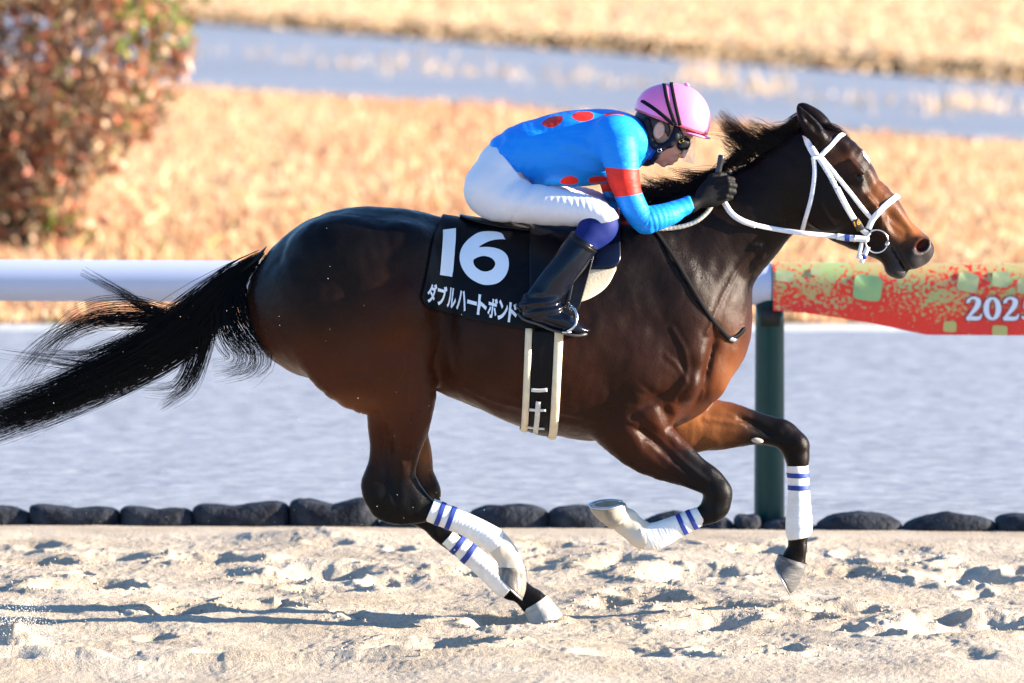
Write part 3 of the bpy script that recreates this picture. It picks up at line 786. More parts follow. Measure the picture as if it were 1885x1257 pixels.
# muscle masses (side-view pixel, depth, radii, tilt)
E(648, 476, -.13, .20, .11, .13, -10, .05)            # gluteals
E(588, 565, -.15, .13, .10, .17, 14, .05)            # buttock
E(738, 575, -.224, .085, .064, .115, -24, .03)       # stifle
E(705, 640, -.19, .13, .055, .14, 20, .05)           # thigh
E(735, 745, -.17, .055, .045, .13, 12, .04)          # gaskin
E(752, 465, -.160, .09, .06, .08, -35, .07)          # point of hip
E(1205, 520, -.140, .095, .05, .20, 28, .08)        # scapula
E(1125, 560, -.18, .09, .045, .16, 15, .08)
E(1165, 660, -.175, .12, .065, .105, -35, .045)      # triceps
E(1268, 640, -.150, .066, .060, .105, 28, .03)      # point of shoulder
E(1262, 705, -.160, .070, .055, .060, 35, .022)
E(1308, 660, -.185, .008, .040, .10, -12, .035, sub=True)
E(1222, 742, -.240, .055, .022, .010, -32, .03, sub=True)
E(1304, 680, -.075, .060, .065, .095, 12, .04)       # breast
E(1180, 800, -.155, .075, .048, .075, 40, .035)      # forearm muscle
E(1010, 640, -.13, .30, .14, .24, 0, .08)            # ribcage swell
# grooves
E(818, 590, -.275, .020, .055, .13, 6, .05, sub=True)       # flank fold
E(1298, 752, -.205, .010, .030, .075, -38, .03, sub=True)
E(1212, 735, -.235, .060, .022, .010, 25, .03, sub=True)
E(1235, 775, -.22, .015, .04, .05, 30, .03, both=False, sub=True)
E(1262, 560, -.110, .080, .055, .11, 40, .08)

# limb joints: bone and tendon relief
def E1(px, py, y, rx, ry, rz, ang=0, k=.02, sub=False): E(px, py, y, rx, ry, rz, ang, k, 0, False, sub)
for y, lst in ((-.14, [(1325, 905, .030, .040, .034, -40), (1318, 940, .024, .036, .022, 40), (1185, 990, .030, .036, .028, 0)]), (.14, [(1470, 815, .030, .040, .034, 60), (1468, 972, .026, .036, .024, 0)]),
               (-.145, [(690, 908, .026, .032, .020, 20), (922, 1005, .024, .037, .022, 40)]), (.145, [(735, 915, .035, .037, .026, 20), (790, 905, .028, .042, .030, -30), (935, 1078, .024, .037, .022, 40)])):
    for px, py, a, b, c, an in lst: E1(px, py, y, a, b, c, an, .02)
E1(712, 840, -.195, .013, .022, .085, 4, .05, True)            # gap before the hamstring tendon
E1(1215, 818, -.205, .075, .020, .012, -38, .05, True)
E1(1395, 785, .10, .06, .014, .008, -22, .025, True)
# head detail
E(1520, 380, -.070, .075, .034, .085, 20, .03)       # cheek
E(1583, 322, -.082, .036, .024, .030, -45, .02)      # orbit
E(1574, 306, -.086, .030, .016, .012, -50, .015)     # brow ridge
E(1583, 328, -.106, .015, .012, .011, -40, .010, sub=True)    # eye socket
E(1610, 385, -.062, .070, .012, .012, -52, .025)     # facial crest
E(1605, 340, -.078, .050, .012, .014, -55, .03, sub=True)
E(1655, 415, -.060, .045, .015, .020, -50, .03, sub=True)
E(1545, 270, -.08, .025, .020, .020, -40, .025, sub=True)     # hollow above the eye
E(1696, 452, -.045, .036, .020, .029, 38, .012)      # flared nostril
E(1698, 453, -.066, .026, .034, .0185, 38, .008, sub=True)
E(1678, 478, -.030, .034, .028, .028, -30, .02)      # upper lip
E(1646, 497, -.012, .024, .030, .018, -20, .02)      # chin
for sg in (-1, 1):
    H.chain([P(1641, 449, sg * .052), P(1650, 463, sg * .043), P(1660, 480, sg * .040), P(1670, 493, sg * .034), P(1679, 503, sg * .026)], [.0075, .008, .0085, .009, .009], .005, sub=True)
H.chain([P(1678, 503, -.035), P(1681, 506, 0), P(1678, 503, .035)], [.007, .007, .007], .008, sub=True)
# ears laid back
for sg in (-1, 1):
    dx = 0 if sg < 0 else 14; dy = 0 if sg < 0 else -10
    ear = [(1523 + dx, 244 + dy, 1498 + dx, 266 + dy, .030, sg * .060), (1508 + dx, 226 + dy, 1478 + dx, 246 + dy, .030, sg * .066), (1494 + dx * .8, 212 + dy, 1470 + dx * .8, 228 + dy, .022, sg * .068), (1480 + dx * .3, 202 + dy, 1467 + dx * .3, 210 + dy, .013, sg * .066), (1471, 195 + dy * .3, 1467, 198 + dy * .3, .006, sg * .064)]
    H.limb(ear, k=.015, sub=4)
    H.chain([P(1504 + dx, 236 + dy, sg * .094), P(1490 + dx * .8, 222 + dy, sg * .092), P(1476 + dx * .3, 206 + dy, sg * .080)], [.013, .012, .004], .008, sub=True)
hv, hf = H.mesh(3)
hn = normals(hv, hf)
px_, py_ = ortho_px(hv)
# uneven flesh, and veins under the thin skin
legs_ = sstep(780, 860, py_) * .8 + sstep(1480, 1540, px_) * .4
rel = (.0016 * vnoise(hv[:, 0] * 15, hv[:, 2] * 15, hv[:, 1] * 15 + 2, s=83) + .0014 * vnoise(hv[:, 0] * 34, hv[:, 2] * 26, hv[:, 1] * 34 + 2, s=84)) * (1 + legs_)
for path, amp in [([(860, 700), (905, 722), (960, 736), (1010, 742), (1070, 752)], .0022), ([(1236, 590), (1258, 632), (1262, 676), (1240, 720)], .0026), ([(1225, 640), (1246, 660), (1262, 690)], .002), ([(600, 690), (650, 676), (695, 705), (714, 760), (716, 800)], .0024), ([(760, 640), (752, 700), (742, 770), (740, 840)], .0026),
                  ([(1596, 352), (1612, 372), (1622, 398), (1618, 420)], .0030), ([(1612, 372), (1600, 388), (1592, 406)], .0024), ([(1628, 388), (1640, 402), (1660, 418)], .0024), ([(1170, 762), (1214, 796), (1262, 842), (1300, 872)], .0028), ([(1190, 800), (1230, 838), (1280, 872)], .0024),
                  ([(1300, 770), (1350, 778), (1400, 784), (1440, 796)], .0026), ([(1400, 440), (1360, 480), (1326, 540), (1300, 600)], .0030), ([(1500, 330), (1512, 370), (1536, 410)], .0018)]:
    dd = np.full(len(hv), 99.0)
    for q in catmull(np.array(path, float), 10): dd = np.minimum(dd, np.hypot(px_ - q[0], py_ - q[1]))
    rel = rel + amp * np.exp(-(dd / 3.4) ** 2) - amp * .5 * np.exp(-((dd - 9) / 5) ** 2)
hv = hv + hn * rel[:, None]
hn = normals(hv, hf)
# ---- coat: dark bay with black points
nz = vnoise(hv[:, 0] * 7, hv[:, 2] * 7, hv[:, 1] * 7 + 3, s=81) * .5 + vnoise(hv[:, 0] * 22, hv[:, 2] * 22, hv[:, 1] * 22 + 3, s=82) * .25
black = np.array([.0045, .0038, .0045]); seal = np.array([.0075, .0040, .0034]); brown = np.array([.060, .0160, .0062]); tan = np.array([.22, .080, .028])
def mixc(c, col, f): return c + (np.asarray(col) - c) * np.clip(f, 0, 1)[:, None]
def blob(x, y, rx, ry): return np.exp(-(((px_ - x) / rx) ** 2 + ((py_ - y) / ry) ** 2))
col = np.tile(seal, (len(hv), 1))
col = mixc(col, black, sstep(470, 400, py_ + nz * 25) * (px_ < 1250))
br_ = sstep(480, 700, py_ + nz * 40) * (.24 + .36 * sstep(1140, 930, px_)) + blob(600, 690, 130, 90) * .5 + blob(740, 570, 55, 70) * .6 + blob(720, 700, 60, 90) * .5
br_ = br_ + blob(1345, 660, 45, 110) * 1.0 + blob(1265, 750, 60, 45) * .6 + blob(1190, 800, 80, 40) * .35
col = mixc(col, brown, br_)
inner = hv[:, 1] * np.sign(0.001 + hv[:, 1]) < .10
col = mixc(col, tan, blob(640, 735, 60, 24) * .35 + blob(1345, 690, 28, 60) * .45 + (blob(1300, 785, 75, 38) * 1.0 + blob(785, 840, 30, 60) * .95) * (hv[:, 1] > .02))
legblack = np.maximum.reduce([sstep(795, 880, py_ + nz * 30) * (px_ < 1060) * (1 - .9 * (hv[:, 1] > .05) * blob(785, 830, 26, 60)), sstep(1200, 1290, px_ + nz * 20) * (py_ > 815) * (hv[:, 1] < 0) , sstep(1330, 1400, px_ + nz * 20) * (py_ > 735) * (hv[:, 1] > 0)])
col = mixc(col, [.0055, .0046, .005], legblack)
hd = sstep(1440, 1500, px_)
col = mixc(col, seal * .9, hd)
face = blob(1616, 345, 22, 36) * .6 + blob(1676, 408, 34, 24) * 1.3 + blob(1645, 372, 22, 22) * .4 + blob(1560, 290, 26, 22) * .2
col = mixc(col, [.19, .066, .022], face * hd)
col = mixc(col, [.030, .027, .028], hd * np.clip(blob(1705, 470, 24, 28) * 1.2 + blob(1655, 495, 34, 20), 0, 1))
star = np.clip(1.6 - np.hypot((px_ - 1592) / 13, (py_ - 283) / 15) * 1.5 + nz * .5, 0, 1) * hd * (np.abs(hv[:, 1]) < .03)
col = mixc(col, [.75, .73, .70], star)
nc = P(1698, 453, -.066); ca_, sa_ = math.cos(R(38)), math.sin(R(38))
dX, dZ = hv[:, 0] - nc[0], hv[:, 2] - nc[2]
nost = (np.sqrt(((dX * ca_ + dZ * sa_) / .026) ** 2 + ((np.abs(hv[:, 1]) + nc[1]) / .034) ** 2 + ((-dX * sa_ + dZ * ca_) / .0185) ** 2) < 1.03) * 1.0
col = mixc(col, [.05, .008, .007], nost)
rim = (np.sqrt(((dX * ca_ + dZ * sa_) / .026) ** 2 + ((-dX * sa_ + dZ * ca_) / .0185) ** 2)); rim = np.exp(-((rim - 1.22) / .16) ** 2) * (dZ - .4 * dX < .004) * (np.abs(hv[:, 1]) > .022)
col = mixc(col, [.20, .17, .155], rim * .8)
mth = np.array([(1641, 449), (1650, 463), (1660, 480), (1670, 493), (1679, 503)], float); md_ = np.full(len(hv), 99.0)
for q in catmull(mth, 8): md_ = np.minimum(md_, np.hypot(px_ - q[0], py_ - q[1]))
col = mixc(col, [.045, .040, .042], np.exp(-(md_ / 13) ** 2) * hd * .7)
col = mixc(col, [.004, .003, .003], (md_ < 2.6) * hd)  # shade of the mouth gap painted as a dark line
eyer = np.clip(1.5 - np.hypot((px_ - 1583) / 14, (py_ - 327) / 11), 0, 1) * hd
col = mixc(col, [.008, .006, .006], eyer)
cream = ((px_ < 1196) & (px_ > 1060) & (py_ > 915) & (py_ < 1030) & (hv[:, 1] < 0)) | ((px_ > 890) & (py_ > 972) & (px_ < 990) & (hv[:, 1] < 0) & (px_ + py_ * .4 > 1303))
col = mixc(col, [.56, .49, .40], cream * 1.0)
col *= (1 + nz * .28)[:, None]

def coat_mat():
    m, n, l, b = newmat('bay_coat')
    a = N(n, 'ShaderNodeAttribute', attribute_name='Col')
    tc = n.new('ShaderNodeTexCoord'); mp = n.new('ShaderNodeMapping'); mp.inputs['Scale'].default_value = (130, 130, 330); mp.inputs['Rotation'].default_value = (0, .6, 0)
    l.new(tc.outputs['Object'], mp.inputs['Vector'])
    t = N(n, 'ShaderNodeTexNoise', Scale=1.6, Detail=4); l.new(mp.outputs['Vector'], t.inputs['Vector'])
    t2 = N(n, 'ShaderNodeTexNoise', Scale=16, Detail=4); l.new(tc.outputs['Object'], t2.inputs['Vector'])
    l.new(a.outputs['Color'], b.inputs['Base Color'])
    mr = N(n, 'ShaderNodeMapRange'); mr.inputs['To Min'].default_value = .24; mr.inputs['To Max'].default_value = .40; mr.inputs['From Min'].default_value = .3; mr.inputs['From Max'].default_value = .7
    l.new(t2.outputs['Fac'], mr.inputs['Value']); l.new(mr.outputs[0], b.inputs['Roughness'])
    b.inputs['Specular IOR Level'].default_value = .11
    b1 = N(n, 'ShaderNodeBump', Strength=.55, Distance=.0022); l.new(t.outputs['Fac'], b1.inputs['Height'])
    b2 = N(n, 'ShaderNodeBump', Strength=.30, Distance=.010); l.new(t2.outputs['Fac'], b2.inputs['Height']); l.new(b1.outputs['Normal'], b2.inputs['Normal'])
    l.new(b2.outputs['Normal'], b.inputs['Normal'])
    return m
M_coat = coat_mat()
horse = empty('racehorse', (0.05, 0, 0), 'galloping dark bay racehorse with black mane and tail', 'horse')
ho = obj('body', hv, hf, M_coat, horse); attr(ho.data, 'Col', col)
HB = bvh_of(hv, hf)
# eyes
M_eye = mat('horse_eye', (.004, .002, .0015), .08, spec=.3)
for sg in (-1, 1):
    Fe = Field(P(1583, 328, sg * .093) - .03, P(1583, 328, sg * .093) + .03, .0025); Fe.ell(P(1583, 328, sg * .091), (.0155, .0105, .012), -40 if sg < 0 else -40); v, f = Fe.mesh(2); obj('eye', v, f, M_eye, horse)
# hooves and plates
M_hoofd = mat('hoof_dark', (.075, .072, .075), .45, (.13, .125, .125), scale=30, stretch=(1, 1, 4), bump=.3, bscale=40)
M_hoofl = mat('hoof_pale', (.20, .165, .125), .5, (.42, .36, .28), scale=22, stretch=(1, 1, .5), bump=.3, bscale=40)
M_shoe = mat('aluminium_plate', (.55, .56, .58), .35, metal=.9, col2=(.42, .42, .44), scale=40)
def hoof(y, a, b, c, d, m, w0=.045, w1=.060, roll=0.0):
    A, B, Cc, D = (P(q[0], q[1], y) for q in (a, b, c, d))
    n = 32; th = np.linspace(0, 2 * math.pi, n, endpoint=False)
    rings = []
    for t in (-.12, 0, .06, .12, .3, .6, .85, .94, 1.0):
        p, q = A + (Cc - A) * t, B + (D - B) * t
        q = q + (D - Cc) / np.linalg.norm(D - Cc) * .010 * math.sin(math.pi * min(max(t, 0), 1))
        c0, h = (p + q) / 2, (q - p) / 2
        w = w0 + (w1 - w0) * t
        if t == 0: w += .002
        if t == 1.0: h = h * .94; w *= .94
        if t in (.06,): h = h * 1.05; w *= 1.05
        s = np.sin(th) * (1 - .10 * np.cos(th) ** 2)
        ring = c0 + np.cos(th)[:, None] * h + (s * w)[:, None] * np.array([0, 1.0, roll])
        rings.append(ring)
    c0 = (Cc + D) / 2; up = (A + B) / 2 - c0; up /= np.linalg.norm(up)
    rings.append(c0 + (rings[-1] - c0) * .80); rings.append(c0 + (rings[-2] - c0) * .72 + up * .012)
    k = len(rings); v = np.vstack(rings + [[c0 + up * .014]])
    f = np.array([(i * n + j, i * n + (j + 1) % n, (i + 1) * n + (j + 1) % n, (i + 1) * n + j) for i in range(k - 1) for j in range(n)])
    fc = np.array([((k - 1) * n + j, (k - 1) * n + (j + 1) % n, k * n) for j in range(n)])
    o = obj('hoof', v, [f, fc], m, horse)
    # plate: open at the heels
    tt = np.linspace(R(-150), R(150), 30); hh = (D - Cc) / 2
    def rg(s, o_): return c0 + np.cos(tt)[:, None] * hh * s + (np.sin(tt) * (1 - .1 * np.cos(tt) ** 2) * w1 * s)[:, None] * np.array([0, 1.0, roll]) - up * o_
    rr = [rg(1.0, -.001), rg(1.0, .006), rg(.76, .006), rg(.76, -.001)]
    v = np.stack(rr, 1).reshape(-1, 3); f = np.array([(i * 4 + q, i * 4 + (q + 1) % 4, (i + 1) * 4 + (q + 1) % 4, (i + 1) * 4 + q) for i in range(29) for q in range(4)])
    obj('horseshoe', v, [f, np.array([[0, 1, 2, 3], [119, 118, 117, 116]])], M_shoe, o, smooth=False)
hoof(-.14, (1160, 944), (1118, 968), (1152, 927), (1084, 932), M_hoofl, roll=.16)
hoof(.14, (1432, 1022), (1483, 1044), (1425, 1038), (1455, 1094), M_hoofd)
hoof(-.145, (917, 1044), (968, 1050), (917, 1058), (962, 1102), mat('hoof_streaked', (.085, .075, .068), .45, (.24, .21, .18), scale=26, stretch=(2, 2, .5), bump=.3, bscale=40))
hoof(.145, (964, 1125), (1010, 1101), (975, 1147), (1040, 1147), mat('hoof_grey', (.30, .29, .28), .5, (.42, .41, .39), scale=25, bump=.3, bscale=40))
# chestnut on the inside of the far foreleg
Fc = Field(P(1394, 811, .10) - .04, P(1394, 811, .10) + .04, .003); Fc.ell(P(1394, 811, .103), (.021, .008, .0095), -8); v, f = Fc.mesh(1)
obj('chestnut', v, f, mat('chestnut', (.33, .30, .27), .7, (.45, .42, .38), scale=60), horse)

# ---- hair
def strands(guides, n, r0, seed, segs=12, wild=0.0, r_tip=.35, tmin=.62):
    """guides: list of (weight, [(px,py,spread_px,y)...], tip_fan)"""
    g = np.random.default_rng(seed); V, F = [], []; k = 0
    wts = np.array([q[0] for q in guides], float); wts /= wts.sum()
    for wgt, path, fan in guides:
        m = max(1, int(round(n * wgt / sum(q[0] for q in guides))))
        pp = catmull(np.array(path, float), 6)
        d = np.r_[0, np.cumsum(np.linalg.norm(np.diff(pp[:, :2], axis=0), axis=1))]; d /= d[-1]
        for _ in range(m):
            t0 = g.uniform(0, .12) if fan else g.uniform(0, .35); t1 = min(1.0, g.uniform(tmin, 1.03))
            q = np.linspace(t0, t1, segs)
            X, Y, S, D = (np.interp(q, d, pp[:, c]) for c in range(4))
            tx, ty = np.gradient(X), np.gradient(Y); ln = np.hypot(tx, ty) + 1e-6
            a = g.normal(0, .5); b = g.normal(0, .5)
            a = np.clip(a, -1.15, 1.15); b = np.clip(b, -1.2, 1.2)
            w = (q - t0) / (t1 - t0)
            cur = a + g.normal(0, .22) * np.sin(w * math.pi * g.uniform(.7, 1.6)) + wild * g.normal(0, 1) * w ** 2
            ox, oy = -ty / ln * cur * S, tx / ln * cur * S
            pts = np.array([P(x, y, dd + b * s / 560) for x, y, s, dd in zip(X + ox, Y + oy, S, D)])
            r = r0 * (1 - (1 - r_tip) * w) * g.uniform(.7, 1.2)
            v, f = tube(pts, r, 3, cap=False)
            V.append(v); F.append(f[0] + k); k += len(v)
    return np.vstack(V), np.vstack(F)
M_hair = mat('black_hair', (.0035, .0033, .0042), .40, spec=.16)
M_hairb = mat('brown_black_hair', (.008, .0045, .004), .40, spec=.18)
tail_core = [(492, 452, 474, 486, .030, .0), (455, 482, 440, 512, .026), (418, 510, 406, 538, .024), (378, 545, 366, 568, .020), (330, 580, 322, 598, .012)]
tail = empty('tail', (P(485, 465)[0], 0, P(485, 465)[2])); tail.parent = horse; tail.matrix_parent_inverse = Matrix.Translation(-Vector(horse.location))
v, f = loft(tail_core, 16, 6, rings=30); tl = obj('tail_dock', v, f, M_hair, None)
tl.parent = tail; tl.matrix_parent_inverse = tail.matrix_world.inverted() if False else Matrix.Translation(-Vector(tail.location))
TG = [(34, [(486, 464, 7, 0), (440, 500, 20, 0), (395, 550, 34, .0), (330, 612, 40, .0), (240, 668, 38, .0), (140, 716, 36, .0), (50, 752, 36, .0), (-90, 800, 36, .0)], 0),
      (20, [(470, 476, 10, 0), (425, 520, 24, 0), (385, 575, 34, .0), (310, 635, 32, .0), (210, 692, 26, .0), (120, 732, 26, .0), (30, 768, 26, 0), (-60, 800, 26, .0)], 0),
      (3.2, [(450, 495, 8, 0), (395, 555, 14, 0), (335, 585, 12, 0), (280, 572, 10, 0), (225, 540, 10, 0), (150, 498, 12, 0)], 0),
      (3.6, [(440, 505, 8, 0), (380, 570, 18, 0), (310, 592, 16, .01), (240, 588, 16, .01), (160, 596, 18, 0), (80, 640, 22, 0), (10, 715, 24, 0)], 0),
      (4.5, [(430, 520, 10, 0), (350, 600, 22, 0), (280, 620, 16, 0), (210, 636, 14, 0), (150, 652, 12, 0), (85, 648, 12, 0)], 0),
      (1.6, [(360, 600, 10, 0), (270, 650, 12, 0), (180, 672, 12, 0), (90, 662, 12, 0), (0, 648, 10, 0)], 0),
      (1.2, [(400, 545, 10, 0), (330, 578, 14, 0), (230, 565, 20, 0), (140, 590, 24, 0), (70, 680, 24, 0), (40, 740, 20, 0)], 0),
      (4.5, [(420, 530, 10, -.02), (385, 590, 16, -.03), (372, 650, 15, -.04), (345, 708, 16, -.04), (292, 752, 8, -.04)], 0),
      (2.0, [(400, 560, 10, -.02), (358, 620, 14, -.03), (345, 672, 12, -.04), (320, 712, 14, -.04), (262, 716, 10, -.04)], 0),
      (3.0, [(440, 510, 8, -.03), (420, 560, 18, -.05), (436, 610, 24, -.07), (466, 648, 20, -.09), (462, 680, 20, -.09), (412, 694, 22, -.09)], 0),
      (2.4, [(440, 510, 8, -.03), (415, 565, 18, -.05), (418, 615, 22, -.07), (440, 652, 20, -.09), (430, 676, 18, -.09), (392, 684, 18, -.09)], 0),
      (2.6, [(448, 505, 6, -.03), (440, 560, 14, -.05), (462, 610, 18, -.08), (486, 640, 14, -.1), (492, 668, 16, -.1), (470, 690, 16, -.1)], 0),
      (2.0, [(450, 500, 5, -.02), (447, 545, 10, -.04), (462, 590, 12, -.07), (488, 628, 10, -.1), (499, 655, 9, -.1)], 0)]
v, f = strands(TG, 3600, .0011, 5, segs=14, r_tip=.2, wild=.12)
th_ = obj('tail_hair', v, f, M_hair, None); th_.parent = tail; th_.matrix_parent_inverse = Matrix.Translation(-Vector(tail.location))
MG = []
crest = [(1186, 366), (1240, 354), (1297, 340), (1342, 316), (1391, 286), (1440, 258), (1472, 240), (1500, 230)]
cr = catmull(np.array(crest, float), 8)
def crest_at(x): return float(np.interp(x, cr[:, 0], cr[:, 1]))
tips = [(1383, 1338, 300), (1392, 1330, 262), (1402, 1326, 232), (1412, 1324, 206), (1422, 1328, 200), (1432, 1346, 222), (1442, 1360, 240), (1452, 1378, 226), (1462, 1392, 238), (1472, 1404, 226), (1482, 1418, 232), (1496, 1440, 222)]
for x, tx, ty in tips:
    y = crest_at(x); tx += rng.normal(0, 5); ty += rng.normal(0, 5)
    bow = rng.uniform(4, 20)
    MG.append((1.7, [(x + 6, y + 9, 9, 0), (x - 8, y - 4, 13, -.01), ((x * 2 + tx) / 3 - 4, (y * 2 + ty) / 3 + bow, 16, -.02), ((x + 2 * tx) / 3, (y + 2 * ty) / 3 + bow * .9, 15, -.02), (tx + 6, ty + 6, 10, -.02), (tx, ty, 8, -.02)], 0))
    MG.append((.45, [(x + 3, y + 9, 7, 0), (x - 10, y - 7, 7, -.015), (x - 30, y - 4, 8, -.02), (x - 52, y + 16, 8, -.03), (x - 58 + rng.normal(0, 8), y + 44, 7, -.035)], 0))
for x in np.linspace(1300, 1378, 9):
    y = crest_at(x)
    MG.append((.8, [(x + 6, y + 10, 9, 0), (x - 4, y - 6, 8, -.02), (x - 20, y - 4, 9, -.03), (x - 36, y + 12, 8, -.04), (x - 44 + rng.normal(0, 6), y + 30, 5, -.045)], 0))
for x in np.linspace(1192, 1345, 20):
    y = crest_at(x); L_ = rng.uniform(70, 125); up = rng.uniform(-2, 16) * (x < 1300)
    MG.append((.8, [(x + 5, y + 12, 9, 0), (x - .2 * L_, y + 6, 10, -.02), (x - .5 * L_, y + 6 - up * .5, 9, -.03), (x - .8 * L_, y + 2 - up, 7, -.03), (x - L_, y - 4 - up * 1.4, 4, -.03)], 0))
MG.append((.25, [(1400, 280, 4, 0), (1370, 262, 8, 0), (1330, 250, 8, 0), (1290, 246, 6, 0)], 0))
v, f = strands(MG, 2600, .0010, 9, segs=13, wild=.35, r_tip=.25, tmin=.78)
obj('mane', v, f, M_hairb, horse)
FG = [(1, [(1505, 232, 6, 0), (1530, 236, 8, -.01), (1552, 250, 8, -.015), (1566, 268, 7, -.02)], 0), (1, [(1498, 228, 6, 0), (1480, 214, 8, 0), (1460, 222, 8, 0), (1440, 236, 8, -.01)], 0)]
v, f = strands(FG, 220, .0009, 11, segs=8)
obj('forelock', v, f, M_hairb, horse)

# ================================================================== LEG BANDAGES
M_band = mat('bandage_white', (.80, .79, .77), .75, (.72, .70, .67), scale=30, bump=.35, bscale=90, sheen=.2, bdist=.003)
M_blue = mat('bandage_blue', (.008, .030, .23), .6, (.012, .040, .28), scale=40)
def bandage(label, st, y, s1, s2, sw, lat0=.031):
    c = P(*[(st[0][i] + st[0][i + 2]) / 2 for i in (0, 1)], y)
    b = empty('leg_bandage', c, label, 'bandage', 'racehorse leg bandages')
    v, f = loft(st, 32, 6, y=y, ridge=.0005, turns=21, rings=120); wr = obj('wrap', v, f, M_band, b)
    for s in (s1, s2):
        v, f = loft(st, 32, 6, y=y, grow=.0024, t0=s - sw / 2, t1=s + sw / 2, rings=6); obj('stripe', v, f, M_blue, b)
B_FN = [(1282, 933, 1300, 964, .033), (1244, 948, 1261, 984, .034), (1209, 960, 1228, 1004, .036), (1186, 964, 1204, 1012, .039), (1176, 962, 1186, 1013, .038)]
B_FF = [(1447, 857, 1488, 857, .036), (1450, 880, 1489, 880, .034), (1451, 900, 1490, 900, .034), (1448, 936, 1493, 936, .037), (1446, 966, 1496, 968, .041), (1447, 984, 1493, 982, .040), (1450, 994, 1489, 987, .036)]
B_HN = [(783, 959, 800, 918, .037), (822, 974, 838, 934, .036), (858, 989, 882, 953, .037), (889, 1008, 921, 974, .040), (902, 1017, 935, 989, .038)]
B_HF = [(812, 1002, 835, 976, .036), (846, 1030, 870, 1000, .035), (881, 1062, 906, 1028, .037), (909, 1090, 936, 1052, .040), (925, 1101, 950, 1069, .038)]
bandage('white bandage with two blue stripes on the near foreleg folded under the chest', B_FN, -.14, .16, .33, .075)
bandage('white bandage with two blue stripes on the upright leading foreleg', B_FF, .14, .13, .30, .065)
bandage('white bandage with two blue stripes on the hind leg with pale raised hoof', B_HN, -.145, .14, .285, .065)
bandage('white bandage with two blue stripes on the hind leg standing on sand', B_HF, .145, .16, .33, .07)

# ================================================================== SADDLERY
ZC = P(960, 610)[2]
def wrap(bvh, bottom, top, lift, nu=30, nv=44, full=False):
    """sheet laid over the barrel: lower and upper edge given on the near side, mirrored to the far side"""
    bt = catmull(np.array(bottom, float), 8); tp = catmull(np.array(top, float), 8)
    def par(a, n):
        d = np.r_[0, np.cumsum(np.linalg.norm(np.diff(a, axis=0), axis=1))]; q = np.linspace(0, d[-1], n)
        return np.stack([np.interp(q, d, a[:, 0]), np.interp(q, d, a[:, 1])], 1)
    bt, tp = par(bt, nu), par(tp, nu)
    V = np.zeros((nu, nv, 3))
    for i in range(nu):
        l, _ = hit_px(bvh, *bt[i])
        if l is None: l = P(bt[i][0], bt[i][1], -.2)
        xb = l[0]; xt = P(tp[i][0], tp[i][1], 0)[0]
        ph0 = math.atan2(l[2] - ZC, -l[1])
        for j, q in enumerate(np.linspace(0, 1, nv)):
            ph = ph0 + (math.pi - 2 * ph0) * q
            side = 1 - abs(2 * q - 1)              # 0 at the hems, 1 over the spine
            x = xb + (xt - xb) * side
            dr = Vector((0, -math.cos(ph), math.sin(ph)))
            og = Vector((x, 0, ZC)) + dr * 1.2
            loc, no, _, _ = bvh.ray_cast(og, -dr)
            if loc is None: loc = Vector((x, 0, ZC)) + dr * .25
            V[i, j] = np.array(loc) + np.array(dr) * lift
    i = np.arange(nu - 1)[:, None] * nv + np.arange(nv - 1)[None, :]
    return V.reshape(-1, 3), np.stack([i, i + 1, i + nv + 1, i + nv], -1).reshape(-1, 4)
def solid(o, t):
    m = o.modifiers.new('thickness', 'SOLIDIFY'); m.thickness = t; m.offset = 0; return o
def smooth_sheet(v, nu, nv, it=2):
    g = v.reshape(nu, nv, 3).copy()
    for _ in range(it):
        g[:, 1:-1] = (g[:, :-2] + 2 * g[:, 1:-1] + g[:, 2:]) / 4; g[1:-1] = (g[:-2] + 2 * g[1:-1] + g[2:]) / 4
    return g.reshape(-1, 3)
M_cloth = mat('black_cloth', (.0035, .0035, .005), .40, (.005, .005, .0075), scale=30, spec=.12, bump=.08, bscale=14)
M_white = mat('cloth_white', (.78, .82, .88), .4)
M_leather = mat('black_leather', (.004, .004, .006), .30, (.006, .006, .009), scale=40, spec=.22, bump=.12, bscale=90, bdist=.003)
M_navy = mat('navy_leather', (.003, .006, .022), .32, (.004, .008, .030), scale=40, spec=.2)
M_cream = mat('cream_felt', (.72, .62, .45), .8, (.64, .54, .38), scale=25, bump=.3, bscale=120, bdist=.003)
M_metal = mat('steel', (.62, .63, .65), .2, metal=1.0)

